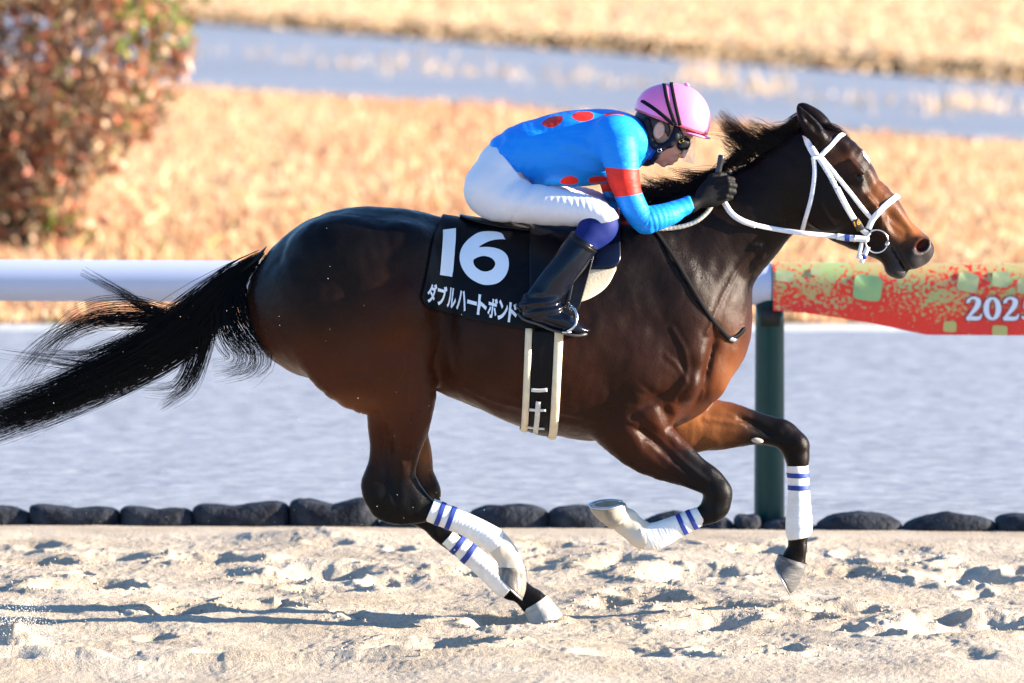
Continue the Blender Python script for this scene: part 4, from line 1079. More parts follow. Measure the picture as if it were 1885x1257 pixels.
cl = empty('saddle_cloth', (P(880, 500)[0], 0, 0.9), 'black saddle cloth with white number 16 over the horse back', 'saddle cloth')
cb = [(776, 548), (784, 565), (800, 572), (858, 587), (917, 599), (985, 611)]
ct = [(818, 405), (822, 405), (830, 406), (880, 409), (930, 411), (990, 413)]
v, f = wrap(HB, cb, ct, .010, 60, 80); v = smooth_sheet(v, 60, 80, 3)
CB = bvh_of(v, f)
solid(obj('cloth', v, f, M_cloth, cl), .003)
def printed(name, s, quad, m, parent, bvh, bold=0, lift=.0035, slant=None, sub=True):
    """text mapped to a pixel quad (lower left, lower right, upper right, upper left), laid on the cloth"""
    v, f = text_geo(s, bold)
    if not len(v): return
    # refine so that it follows the surface
    for _ in range(2 if sub else 0):
        mid = {}; v = list(map(tuple, v)); nf = []
        def md(a, b):
            k = (min(a, b), max(a, b))
            if k not in mid:
                mid[k] = len(v); v.append(tuple((np.array(v[a]) + np.array(v[b])) / 2))
            return mid[k]
        for a, b, c in f:
            x, y, z = md(a, b), md(b, c), md(c, a); nf += [(a, x, z), (x, b, y), (z, y, c), (x, y, z)]
        v = np.array(v); f = np.array(nf)
    x0, x1, y0, y1 = v[:, 0].min(), v[:, 0].max(), v[:, 1].min(), v[:, 1].max()
    a, b, c, d = (np.array(q, float) for q in quad)
    out = np.zeros((len(v), 3))
    for i, p in enumerate(v):
        u = (p[0] - x0) / (x1 - x0); w = (p[1] - y0) / (y1 - y0)
        q = (a * (1 - u) + b * u) * (1 - w) + (d * (1 - u) + c * u) * w
        h = on_surface(bvh, q[0], q[1], lift)
        out[i] = h if h is not None else P(q[0], q[1], -.26)
    o = obj(name, out, f, m, parent)
    return o
# numeral one: a slab; numeral six: drawn from its outline
def band_patch(name, outer, inner, m, parent, bvh, lift=.0035, k=6, closed=False, climb=0.0):
    """strip between two pixel polylines of equal length"""
    outer, inner = np.array(outer, float), np.array(inner, float)
    n = len(outer); V = []
    for i_, (a, b) in enumerate(zip(outer, inner)):
        for t in np.linspace(0, 1, k):
            q = a + (b - a) * t; h = on_surface(bvh, q[0], q[1], lift + climb * i_ / n); V.append(h if h is not None else P(q[0], q[1], -.26))
    f = [(i * k + j, i * k + j + 1, ((i + 1) % n) * k + j + 1, ((i + 1) % n) * k + j) for i in range(n if closed else n - 1) for j in range(k - 1)]
    return obj(name, np.array(V), np.array(f), m, parent)
# 1
oneL = [(814.5, 424), (814, 440), (812.5, 460), (811, 480), (809.5, 500), (809, 506)]; oneR = [(839, 421), (838.5, 440), (837, 460), (835.5, 480), (833.5, 500), (832, 510)]
band_patch('numeral', catmull(np.array(oneL), 4), catmull(np.array(oneR), 4), M_white, cl, CB)
# 6: bowl ring and sweeping stem (zoom frame: 4.7125 px per photo px from 760,390)
def z6(a): return [(760 + x / 4.7125, 390 + y / 4.7125) for x, y in a]
# 6 as one stroke: an open head sweeping down the left side and round the bowl
outl = [(803, 245), (755, 185), (600, 178), (500, 230), (430, 310), (408, 400), (430, 490), (490, 570), (575, 622), (650, 638), (740, 620), (805, 560), (833, 480), (825, 400), (785, 350), (720, 322), (650, 312), (572, 316), (520, 330)]
inl = [(803, 245), (765, 243), (690, 252), (620, 280), (572, 316), (545, 390), (527, 435), (545, 480), (590, 513), (640, 522), (690, 505), (715, 470), (716, 445), (700, 420), (680, 405), (655, 395), (610, 389), (555, 405), (500, 440)]
band_patch('numeral', catmull(np.array(z6(outl)), 5), catmull(np.array(z6(inl)), 5), M_white, cl, CB, climb=.002)
# the name in katakana, one sheared character after another along the lower hem
name = 'ダブルハートボンド'
base0, base1 = np.array((783.0, 556.0)), np.array((952.5, 597.0))     # baseline, left to right
cw = (base1 - base0) / 9
hgt = np.array((3.5, -37.0))
for i, ch in enumerate(name):
    a = base0 + cw * i + np.array((0.8, 0)); b = base0 + cw * (i + 1) - np.array((0.8, 0))
    if ch == 'ー':
        a2, b2 = a + hgt * .42, b + hgt * .42; h2 = hgt * .2
        printed('letter', ch, (a2, b2, b2 + h2, a2 + h2), M_white, cl, CB, .03, sub=True)
    else:
        printed('letter', ch, (a, b, b + hgt, a + hgt), M_white, cl, CB, .034)

sad = empty('racing_saddle', (P(1000, 450)[0], 0, 1.25), 'small black racing saddle with cream padding under the jockey', 'saddle')
Fs = Field((-.25, -.2, 1.15), (.42, .2, 1.42), .004)
Fs.limb([(847, 394, 849, 399, .03), (868, 398, 870, 408, .07), (915, 405, 917, 420, .10), (985, 411, 985, 430, .105), (1060, 408, 1060, 432, .095), (1120, 396, 1120, 428, .065), (1140, 395, 1140, 424, .035)], k=.01)
v, f = Fs.mesh(2); obj('seat', v, f, M_leather, sad)
v, f = wrap(HB, [(985, 560), (1030, 562), (1072, 557), (1105, 541), (1122, 524), (1134, 500)], [(985, 414), (1020, 416), (1050, 417), (1090, 417), (1120, 416), (1137, 415)], .012, 30, 50); solid(obj('pad', smooth_sheet(v, 30, 50), f, M_cream, sad), .010)
v, f = wrap(HB, [(985, 500), (1030, 502), (1090, 503), (1125, 502), (1138, 496), (1142, 484)], [(985, 414), (1020, 416), (1060, 417), (1100, 417), (1130, 416), (1140, 415)], .021, 30, 50); solid(obj('skirt', smooth_sheet(v, 30, 50), f, M_navy, sad), .006)
v, f = wrap(HB, [(975, 585), (1000, 592), (1030, 590), (1055, 582), (1066, 572)], [(975, 413), (1000, 414), (1040, 416), (1090, 417), (1128, 416)], .028, 30, 50); solid(obj('flap', smooth_sheet(v, 30, 50, 3), f, M_leather, sad), .005)
# girth: cream edges, black centre, round the belly
def girth_strip(name, xa0, xa1, xb0, xb1, lift, m, t):
    nv = 70; V = []
    for q in np.linspace(0, 1, nv):
        ph = R(6) - q * R(192); side = 1 - abs(2 * q - 1)
        for e in np.linspace(0, 1, 5):
            x = (xa0 + (xa1 - xa0) * e) * (1 - side) + (xb0 + (xb1 - xb0) * e) * side
            xw = (x - W0 / 2) / 566.0
            dr = Vector((0, -math.cos(ph), math.sin(ph))); loc, no, _, _ = HB.ray_cast(Vector((xw, 0, ZC)) + dr * .46, -dr)
            V.append(np.array(loc) + np.array(dr) * (lift + .004 * math.sin(math.pi * e)))
    f = np.array([(i * 5 + j, i * 5 + j + 1, (i + 1) * 5 + j + 1, (i + 1) * 5 + j) for i in range(nv - 1) for j in range(4)])
    v = np.array(V); return solid(obj(name, v, f, m, sad), t)
girth_strip('girth_web', 976, 1026, 966, 1012, .006, M_cloth, .004)
girth_strip('girth_edge', 968, 979, 957, 968, .009, M_cream, .006)
girth_strip('girth_edge', 1022, 1037, 1008, 1022, .009, M_cream, .006)
M_ivory = mat('ivory_strap', (.62, .60, .55), .5, (.55, .53, .48), scale=50)
for nm, path, w in (('girth_keeper', [(979, 714), (992, 715), (1007, 714)], .013), ('girth_buckle_strap', [(992, 734), (991, 750), (989, 770), (987, 788)], .017), ('girth_keeper', [(975, 750), (990, 751), (1005, 750)], .010), ('girth_keeper', [(972, 778), (987, 780), (1003, 781)], .010)):
    p, nn = strap_px(HB, path, 10, .017); v, f = ribbon(p, nn, w, .0025); obj(nm, v, f, M_ivory, sad)
# breastplate strap
M_matte = mat('matte_strap', (.0035, .0035, .005), .7, spec=.1)
bp_ = empty('breastplate', (P(1300, 580)[0], 0, 1.0), 'thin black leather breastplate strap across the horse chest', 'strap')
p, nn = strap_px(HB, [(1200, 420), (1230, 460), (1258, 505), (1285, 552), (1312, 592), (1342, 624)], 30, .008)
for _ in range(12): p[1:-1] = (p[:-2] + 2 * p[1:-1] + p[2:]) / 4
v, f = ribbon(p, nn, .015, .0018); obj('shoulder_strap', v, f, M_matte, bp_, smooth=False)
v, f = ribbon(mirror_y(p), mirror_y(nn), .015, .0018); obj('shoulder_strap', v, f, M_matte, bp_, smooth=False)
p2, n2 = strap_px(HB, [(1340, 623), (1352, 621), (1362, 614), (1368, 606)], 12, .004)
tip = P(1375, 601, 0); p3 = np.vstack([p2, [tip + [-.001, -.03, -.003]], [tip], [tip + [-.001, .03, -.003]], mirror_y(p2[::-1])]); n3 = np.vstack([n2, [[1, -.3, 0], [1, 0, 0], [1, .3, 0]], mirror_y(n2[::-1])])
v, f = ribbon(p3, n3, .015, .003); obj('breast_strap', v, f, M_matte, bp_, smooth=False)
p4, n4 = strap_px(HB, [(1341, 622), (1346, 626), (1353, 626)], 4, .008); v, f = ribbon(p4, n4, .014, .003); obj('buckle', v, f, M_metal, bp_)

# bridle
M_bridle = mat('white_bridle', (.78, .77, .80), .42, (.72, .71, .74), scale=30, bump=.1, bscale=60)
bri = empty('bridle', tuple(P(1540, 350)), 'white bridle with ring bit and number tag on the horse head', 'bridle')
def bstrap(name, path, w, lift=.003, both=True, n=24, m=None, over=False, th=.002):
    p, nn = strap_px(HB, path, n, lift)
    if over:      # continues across the nose or brow to the other side
        e = p[0].copy(); top = e.copy(); d = np.array(over, float)
        p = np.vstack([p[::-1], [P(d[0], d[1], -.02)], [P(d[0], d[1], .02)], mirror_y(p)]); nn = np.vstack([nn[::-1], [[.55, -.3, .8], [.55, .3, .8]], mirror_y(nn)])
        v, f = ribbon(p, nn, w, th); obj(name, v, f, m or M_bridle, bri, smooth=False); return p, nn
    v, f = ribbon(p, nn, w, th); obj(name, v, f, m or M_bridle, bri, smooth=False)
    if both: v, f = ribbon(mirror_y(p), mirror_y(nn), w, th); obj(name, v, f, m or M_bridle, bri, smooth=False)
    return p, nn
bstrap('headpiece', [(1482, 250), (1487, 262), (1494, 277), (1503, 292)], .022)
bstrap('cheekpiece', [(1492, 268), (1506, 290), (1527, 323), (1546, 360)], .0165, .005)
bstrap('cheekpiece', [(1540, 346), (1553, 372), (1568, 398), (1586, 420), (1600, 432)], .0200, .007)
bstrap('noseband_hanger', [(1510, 288), (1535, 318), (1565, 355), (1594, 391), (1607, 404)], .0150, .004)
bstrap('throatlatch', [(1497, 289), (1500, 317), (1495, 358), (1486, 394), (1476, 424)], .0150, .004)
bstrap('noseband', [(1644, 366), (1634, 374), (1620, 387), (1606, 403), (1598, 420)], .0210, .005, over=(1653, 360), th=.0035)
bstrap('browband', [(1545, 252), (1534, 262), (1522, 275), (1511, 287)], .0160, .005, over=(1553, 246), th=.003)
bstrap('keeper', [(1493, 292), (1502, 292), (1512, 287)], .012, .009, False, 6)
for path in ([(1525, 330), (1535, 329)], [(1527, 336), (1538, 334)]):
    p, nn = strap_px(HB, [path[0], ((path[0][0] + path[1][0]) / 2, path[0][1]), path[1]], 5, .010); v, f = ribbon(p, nn, .003, .0015); obj('buckle', v, f, M_metal, bri)
holes = mat('strap_hole', (.12, .12, .14), .6)
for hx, hy in [(1514, 306), (1518, 313), (1522, 320), (1551, 368), (1555, 375), (1559, 382), (1563, 389)]:
    l, nn = hit_px(HB, hx, hy)
    if l is not None:
        p = np.array([l + nn * .011 + np.array([-.0012, 0, .0012]), l + nn * .011, l + nn * .011 + np.array([.0012, 0, -.0012])]); v, f = ribbon(p, np.tile(nn, (3, 1)), .0026, .0006); obj('strap_hole', v, f, holes, bri)
# number tag
M_tag = mat('tag_black', (.02, .018, .015), .5); M_orange = mat('tag_orange', (.85, .36, .06), .5)
p, nn = strap_px(HB, [(1572, 402), (1578, 411), (1584, 420)], 6, .013); v, f = ribbon(p, nn, .027, .003); obj('number_tag', v, f, M_tag, bri)
tv, tf = v, f
TB = BVHTree.FromPolygons([tuple(q) for q in v], [tuple(int(i) for i in q) for a in f for q in a])
printed('tag_numerals', '16', ((1574, 417), (1585, 412), (1582, 403), (1571, 408)), M_orange, bri, TB, .03, .0012, sub=False)
# bit
BC = P(1614, 444, -.070)
v, f = torus(BC, .0375, .0030, n=40, tilt=.25); rg = obj('bit_ring', v, f, M_metal, bri)
v, f = torus(mirror_y(BC), .0375, .0030, n=40, tilt=-.25); obj('bit_ring', v, f, M_metal, bri)
v, f = tube([P(1633, 448, -.075), P(1634, 448, 0), P(1633, 448, .075)], .007, 10); obj('bit_mouthpiece', v, f, M_metal, bri)
Fk = Field(BC - .05, BC + .05, .002); Fk.ell(P(1633, 449, -.072), (.0085, .0085, .0085)); v, f = Fk.mesh(1); obj('bit_joint', v, f, M_metal, bri)
# curb strap hanging below the ring
for path, w in (([(1587, 446), (1584, 458), (1580, 474)], .014), ([(1598, 454), (1592, 468), (1585, 484)], .016)):
    p = np.array([P(x, y, -.078) for x, y in path]); p = catmull(p, 4); v, f = ribbon(p, np.tile([0, -1, 0.], (len(p), 1)), w, .003); obj('curb_strap', v, f, M_bridle, bri, smooth=False)
p = np.array([P(1591.5, 469, -.0815), P(1590.5, 472, -.0815), P(1589, 476, -.0815)]); v, f = ribbon(p, np.tile([0, -1, 0.], (3, 1)), .0175, .0015); obj('blue_tape', v, f, M_blue, bri)
p = np.array([P(1577, 472, -.080), P(1582, 474, -.081), P(1587, 473, -.080)]); v, f = ribbon(p, np.tile([0, -1, 0.], (3, 1)), .012, .003); obj('keeper', v, f, M_bridle, bri)
# reins
def rein(path, w, both=True, m=None, nm='rein', th=.004):
    pp = catmull(np.array([P(x, y, d) for x, y, d in path]), 10)
    nn = np.tile([0, -1, .15], (len(pp), 1)); v, f = ribbon(pp, nn, w, th); obj(nm, v, f, m or M_bridle, bri, smooth=False)
    if both: v, f = ribbon(mirror_y(pp), mirror_y(nn), w, th); obj(nm, v, f, m or M_bridle, bri, smooth=False)
def surf_y(px, py, lift):
    l, _ = hit_px(HB, px, py); return (l[1] - lift) if l is not None else -.1
rp = [(1330, 366), (1346, 391), (1366, 405), (1390, 414), (1430, 422), (1477, 429), (1520, 433), (1560, 437), (1600, 440)]
rein([(x, y, min(surf_y(x, y, .012), -.085)) for x, y in rp], .0165)
rein([(x, y, min(surf_y(x, y, .014), -.087)) for x, y in [(1540, 435), (1560, 438), (1580, 439), (1597, 441)]], .021, nm='rein_billet', th=.005)
rein([(x, y, min(surf_y(x, y, .019), -.092)) for x, y in [(1555, 438), (1559, 438), (1564, 438.5)]], .0225, m=M_blue, nm='blue_tape', th=.004)
rein([(x, y, min(surf_y(x, y, .020), -.092)) for x, y in [(1571, 439), (1572.5, 439), (1574, 439)]], .024, m=M_metal, nm='buckle', th=.004)
rein([(x, y, min(surf_y(x, y, .014), -.085)) for x, y in [(1330, 367), (1346, 392), (1366, 406), (1391, 415)]], .0195, nm='rein_grip', th=.005)
lp_ = catmull(np.array([(1312, 374), (1303, 389), (1285, 405), (1262, 415), (1236, 420), (1209, 421), (1186, 417), (1165, 400)], float), 14)
pts = np.array([P(x, y, min(surf_y(x, y, .010), -.10)) for x, y in lp_])
for _ in range(4): pts[1:-1] = (pts[:-2] + 2 * pts[1:-1] + pts[2:]) / 4
M_rub = mat('pale_rubber', (.55, .55, .50), .7, (.48, .48, .44), scale=60)
q = np.linspace(0, len(pts) - 1, 260); pts = np.stack([np.interp(q, np.arange(len(pts)), pts[:, c]) for c in range(3)], 1)
v, f = tube(pts, .0075 + .0012 * np.sin(np.arange(260) * 1.9), 10); obj('rein_loop', v, f, M_rub, bri)

# ================================================================== THE JOCKEY
jb_lo, jb_hi = (-.20, -.37, .93), (.80, .37, 1.80)
TORSO = [(872, 312, 935, 362, .115), (898, 275, 955, 334, .124), (925, 245, 975, 328, .138), (972, 222, 1022, 335, .150), (1031, 206, 1068, 340, .160), (1086, 201, 1108, 338, .165), (1138, 206, 1142, 320, .155), (1168, 219, 1165, 296, .105), (1186, 232, 1180, 285, .070)]
ARM = [(1150, 222, 1100, 272, .060, -.140), (1172, 252, 1102, 286, .060, -.175), (1177, 290, 1112, 304, .056, -.195), (1178, 325, 1119, 334, .052, -.205), (1180, 350, 1127, 356, .050, -.210), (1186, 370, 1136, 378, .048, -.212), (1194, 384, 1150, 403, .047, -.212), (1203, 388, 1170, 426, .046, -.208), (1214, 380, 1196, 424, .045, -.200), (1236, 374, 1225, 413, .041, -.180), (1258, 366, 1255, 398, .036, -.155), (1276, 358, 1287, 383, .033, -.132)]
PELV = [(915, 264, 962, 326, .126), (888, 288, 975, 340, .146), (878, 322, 985, 366, .150), (884, 356, 955, 380, .125)]
THIGH = [(922, 312, 908, 394, .080, -.09), (950, 334, 930, 404, .084, -.125), (1006, 344, 988, 410, .080, -.165), (1058, 356, 1038, 411, .070, -.200), (1096, 365, 1072, 412, .062, -.225), (1124, 380, 1090, 420, .057, -.238), (1139, 402, 1096, 430, .052, -.246)]
KNEE = [(1112, 372, 1080, 410, .045, -.236), (1132, 388, 1076, 414, .046, -.244), (1138, 408, 1068, 418, .046, -.252), (1128, 430, 1062, 420, .046, -.258), (1108, 450, 1058, 426, .047, -.264), (1094, 466, 1047, 440, .047, -.270)]
SHANK = [(1057, 419, 1106, 452, .053, -.264), (1028, 458, 1083, 485, .053, -.282), (1008, 488, 1066, 508, .051, -.292), (990, 512, 1049, 529, .045, -.300), (974, 536, 1034, 550, .041, -.305)]
FOOT = [(990, 545, 974, 576, .033, -.308), (996, 544, 962, 586, .038, -.310), (1022, 556, 988, 594, .040, -.312), (1034, 568, 1014, 604, .040, -.313), (1050, 580, 1040, 611, .041, -.314), (1068, 594, 1060, 615, .037, -.314), (1082, 604, 1078, 613, .020, -.313)]
hand_axis = P(1322, 335, -.115)
FING = []      # knuckle rows of the closed fist, index finger uppermost
for i, (px, py, s) in enumerate([(1338, 329, .95), (1341, 340, 1.0), (1340, 351, .97), (1336, 361, .85)]):
    FING.append(([P(px - 18, py + 3, -.132), P(px, py, -.136), P(px + 10 * s, py + 2, -.112), P(px + 2, py + 5, -.090), P(px - 10, py + 5, -.096)], [.0105, .0105 * s, .0098 * s, .009 * s, .008 * s]))
THUMB = ([P(1304, 338, -.125), P(1312, 327, -.120), P(1324, 322, -.112), P(1333, 322, -.104)], [.013, .0118, .0105, .009])
PALM = [(1266, 366, 1276, 391, .031, -.142), (1282, 358, 1291, 382, .028, -.130), (1300, 336, 1308, 382, .024, -.126), (1318, 328, 1322, 376, .020, -.124), (1332, 328, 1332, 366, .016, -.126)]
def head_shape(F, k=.02):
    y0 = 0
    F.ell(P(1230, 222, 0), (.098, .074, .086), -22, .02)               # skull
    F.ell(P(1231, 256, 0), (.070, .060, .044), 50, .02)                # face mass
    F.ell(P(1215, 286, 0), (.032, .043, .026), 15, .025)               # jaw
    F.ell(P(1222, 301, 0), (.013, .019, .012), 30, .014)               # chin
    F.ell(P(1245, 277, -.028), (.020, .018, .016), 50, .015, both=True)    # cheeks
    F.chain([P(1265, 262, 0), P(1262, 275, 0), P(1256.5, 286, 0)], [.0065, .0085, .0105], .009)   # nose
    F.ell(P(1249, 287, -.010), (.009, .008, .007), 0, .006, both=True)
    F.ell(P(1243, 294.5, 0), (.009, .019, .0062), 20, .006)            # upper lip
    F.ell(P(1234.5, 302, 0), (.009, .017, .0060), 25, .006)            # lower lip
    F.ell(P(1236, 291, 0), (.020, .028, .015), 45, .012)
    F.chain([P(1240, 300, -.020), P(1243.5, 300, 0), P(1240, 300, .020)], [.0025, .0032, .0025], .003, sub=True)
    F.ell(P(1233, 309, 0), (.010, .018, .006), 35, .008, sub=True)
    for s in (-1, 1):
        F.ell(P(1263, 262, s * .030), (.013, .014, .009), 0, .008, sub=True)
        F.ell(P(1213, 240, s * .078), (.0195, .011, .030), -14, .008)   # ears
        F.ell(P(1214.5, 239, s * .090), (.0125, .0085, .0205), -14, .003, sub=True)
        F.ell(P(1217, 247, s * .079), (.006, .006, .008), -14, .004)
    F.limb([(1170, 222, 1172, 290, .060), (1192, 222, 1190, 285, .056), (1212, 228, 1208, 288, .055), (1226, 240, 1222, 285, .05)], k=.025)   # neck
def build(F, names, grow=0.0, k=.02, mir=True):
    T = dict(ARM=ARM, THIGH=THIGH, KNEE=KNEE, SHANK=SHANK, FOOT=FOOT, PALM=PALM)
    for n in names:
        if n == 'TORSO':
            F.limb(TORSO, k=k, exp=2.2, grow=grow)
            F.ell(P(1136, 250, -.125), (.060 + grow, .070 + grow, .062 + grow), -30, .05, both=True)
        elif n == 'PELV':
            F.limb(PELV, k=k, exp=2.2, grow=grow); F.ell(P(902, 350, -.085), (.080 + grow, .085 + grow, .078 + grow), 0, .04, both=True)
        elif n == 'HEAD': head_shape(F)
        elif n == 'HAND':
            for m in (False, True):
                F.limb(PALM, k=.012, grow=grow, mirror=m)
                for p, r in FING + [THUMB]: F.chain(p, [q + grow for q in r], .006, mirror=m)
        else:
            F.limb(T[n], k=k, grow=grow); F.limb(T[n], k=k, grow=grow, mirror=True, dx=-.03 if n == 'ARM' else 0)
M_skin = mat('skin', (.58, .33, .23), .48, (.54, .29, .20), scale=18, bump=.12, bscale=120, bdist=.002)
try: M_skin.node_tree.nodes['Principled BSDF'].inputs['Subsurface Weight'].default_value = .08; M_skin.node_tree.nodes['Principled BSDF'].inputs['Subsurface Radius'].default_value = (.01, .004, .002)
except Exception: pass
jock = empty('person', tuple(P(905, 400, 0)), 'crouching jockey in blue jersey with red spots and pink helmet', 'person')
F = Field(jb_lo, jb_hi, .0042)
build(F, ['TORSO', 'PELV', 'ARM', 'THIGH', 'KNEE', 'SHANK', 'FOOT', 'HAND'], -.013, .012); build(F, ['HEAD'])
v, f = F.mesh(2); body = obj('body', v, f, M_skin, jock)
JB = bvh_of(v, f)
# ---- jersey
F = Field(jb_lo, jb_hi, .0042); build(F, ['TORSO', 'ARM'], 0, .025)
F.plane(P(1274, 372, -.13), np.array([.93, 0, .36]))
v, f = F.mesh(2); n = normals(v, f)
arm_c = stations(ARM, 30)[:, :3]
def arm_param(v):
    best = np.full(len(v), 9.0); par = np.zeros(len(v))
    for i in range(len(arm_c)):
        d = np.linalg.norm(v * [1, -1, 1] * 1.0 - arm_c[i] * [1, -1, 1], axis=1); k = d < best; best[k] = d[k]; par[k] = i / (len(arm_c) - 1)
    return best, par
vm = v.copy(); vm[:, 1] = -np.abs(vm[:, 1])
vm[v[:, 1] > 0, 0] += .03
ad, ap = arm_param(vm)
onarm = sstep(.085, .06, ad)
wr = vnoise(v[:, 0] * 16, v[:, 2] * 30, v[:, 1] * 18 + 4, s=91) * .0028 + vnoise(v[:, 0] * 9 + v[:, 2] * 8, v[:, 2] * 6, v[:, 1] * 8 + 4, s=92) * .0035
elb = np.exp(-((ap - .66) / .13) ** 2) * onarm
fold = np.sin(ap * 210 + 3 * vnoise(v[:, 0] * 14, v[:, 2] * 14, v[:, 1] * 14, s=93)) * .0016 * elb * (np.sin(np.arctan2(n[:, 0], n[:, 2]) * 1.0) * .3 + .8)
fold += .55 * np.sin(ap * 120 + 4 * vnoise(v[:, 0] * 12, v[:, 2] * 12, v[:, 1] * 12, s=94)) * .0018 * onarm * sstep(.75, .95, ap)
# long pull lines from the armpit down the side
pxj, pyj = ortho_px(v)
pull = np.sin((pyj - .45 * pxj) * .16 + 2 * vnoise(v[:, 0] * 7, v[:, 2] * 7, v[:, 1] * 7, s=95)) * .0028 * np.exp(-((pxj - 1090) / 75) ** 2 - ((pyj - 285) / 45) ** 2) * (1 - onarm)
waist = np.sin((pxj + .4 * pyj) * .30 + 2 * vnoise(v[:, 0] * 9, v[:, 2] * 9, v[:, 1] * 9, s=96)) * .0028 * np.exp(-((pxj - .75 * (pyj - 290) - 950) / 35) ** 2) * (1 - onarm)
v = v + n * (wr * 1.25 + .55 * fold + 1.3 * pull + waist)[:, None]
red = np.full(len(v), 9.0)
JJ = bvh_of(v, f)
band = np.maximum(-(pyj - (294 + (pxj - 1114) * .06)), pyj - (350 - (pxj - 1123) * .16)) / 560
band = np.where((ad < .080) & (np.abs(v[:, 1]) > .125) & (ap < .55), band, 9)
red = np.minimum(red, band)
for x, y, r in [(1017, 222, .036), (1073, 212, .036), (1130, 210, .033), (1048, 334, .030), (1101, 331, .032)]:
    l, _ = hit_px(JJ, x, y)
    if l is None: l, _ = hit_px(JJ, x, y + 6)
    if l is None: continue
    for s in (1, -1):
        q = l * [1, s, 1]; red = np.minimum(red, np.where(ad < .07, 9, np.linalg.norm(v - q, axis=1) - r))
def jersey_mat():
    m, nd, l, b = newmat('jersey_satin')
    a = N(nd, 'ShaderNodeAttribute', attribute_name='red')
    mr = N(nd, 'ShaderNodeMapRange'); mr.inputs['From Min'].default_value = -.0008; mr.inputs['From Max'].default_value = .0008
    l.new(a.outputs['Fac'], mr.inputs['Value'])
    mx = N(nd, 'ShaderNodeMix', data_type='RGBA'); mx.inputs['A'].default_value = (.72, .022, .012, 1); mx.inputs['B'].default_value = (.004, .24, .80, 1)
    l.new(mr.outputs[0], mx.inputs['Factor']); l.new(mx.outputs['Result'], b.inputs['Base Color'])
    b.inputs['Roughness'].default_value = .55; b.inputs['Specular IOR Level'].default_value = .30
    tc = nd.new('ShaderNodeTexCoord'); mp = nd.new('ShaderNodeMapping'); mp.inputs['Scale'].default_value = (.7, 1, 2.2); mp.inputs['Rotation'].default_value = (0, .5, 0); l.new(tc.outputs['Object'], mp.inputs['Vector'])
    t = N(nd, 'ShaderNodeTexNoise', Scale=17, Detail=5, Distortion=1.2); l.new(mp.outputs['Vector'], t.inputs['Vector'])
    bp = N(nd, 'ShaderNodeBump', Strength=.42, Distance=.012); l.new(t.outputs['Fac'], bp.inputs['Height']); l.new(bp.outputs['Normal'], b.inputs['Normal'])
    return m
jo = obj('jersey', v, f, jersey_mat(), jock); attr(jo.data, 'red', red, 'FLOAT')
# collar
M_collar = mat('collar_blue', (.008, .10, .55), .5, (.010, .13, .62), scale=30, bump=.1, bscale=40)
Fc = Field(P(1150, 320, -.14) , P(1230, 200, .14), .0035)
Fc.limb([(1172, 216, 1166, 298, .082), (1184, 222, 1180, 300, .074), (1192, 228, 1188, 303, .068)], k=.01)
v, f = Fc.mesh(2); obj('collar', v, f, M_collar, jock)
Fc = Field(P(1160, 330, -.14), P(1240, 205, .14), .0035)
Fc.limb([(1188, 262, 1182, 305, .055), (1193, 275, 1188, 306, .048)], k=.01); v, f = Fc.mesh(1); obj('neck_warmer', v, f, mat('dark_knit', (.010, .012, .03), .8), jock)
# ---- breeches
F = Field(jb_lo, jb_hi, .0042); build(F, ['PELV'], .007, .03)
F.plane(P(933, 291, 0), np.array([.79, 0, .61])); build(F, ['THIGH'], .004, .03); F.plane(P(1104, 403, 0), np.array([.27, 0, -.963]))
v, f = F.mesh(2); n = normals(v, f); pxj, pyj = ortho_px(v)
wr = vnoise(v[:, 0] * 20, v[:, 2] * 26, v[:, 1] * 15 + 4, s=101) * .0016 + vnoise(v[:, 0] * 8, v[:, 2] * 10, v[:, 1] * 8 + 4, s=102) * .0025
hip = np.sin((pyj + .8 * pxj) * .22 + 2 * vnoise(v[:, 0] * 9, v[:, 2] * 9, v[:, 1] * 9, s=103)) * .0022 * np.exp(-((pxj - 960) / 45) ** 2 - ((pyj - 335) / 25) ** 2)
kn = np.sin((pxj - .3 * pyj) * .55 + 2 * vnoise(v[:, 0] * 12, v[:, 2] * 12, v[:, 1] * 9, s=104)) * .0008 * np.exp(-((pxj - 1070) / 55) ** 2 - ((pyj - 355) / 20) ** 2)
und = np.sin((pxj + .6 * pyj) * .26 + 2 * vnoise(v[:, 0] * 12, v[:, 2] * 12, v[:, 1] * 9, s=105)) * .0008 * sstep(385, 408, pyj)
seam = -.0016 * np.exp(-((pxj - 960 + .55 * (pyj - 360)) / 2.0) ** 2) * (pyj > 325)
v = v + n * (wr + hip + kn + und + seam)[:, None]
M_breech = mat('white_breeches', (.72, .71, .77), .6, (.68, .67, .74), scale=10, bump=.30, bscale=20, stretch=(1.6, 1, .8), sheen=.15, bdist=.004)
obj('breeches', v, f, M_breech, jock)
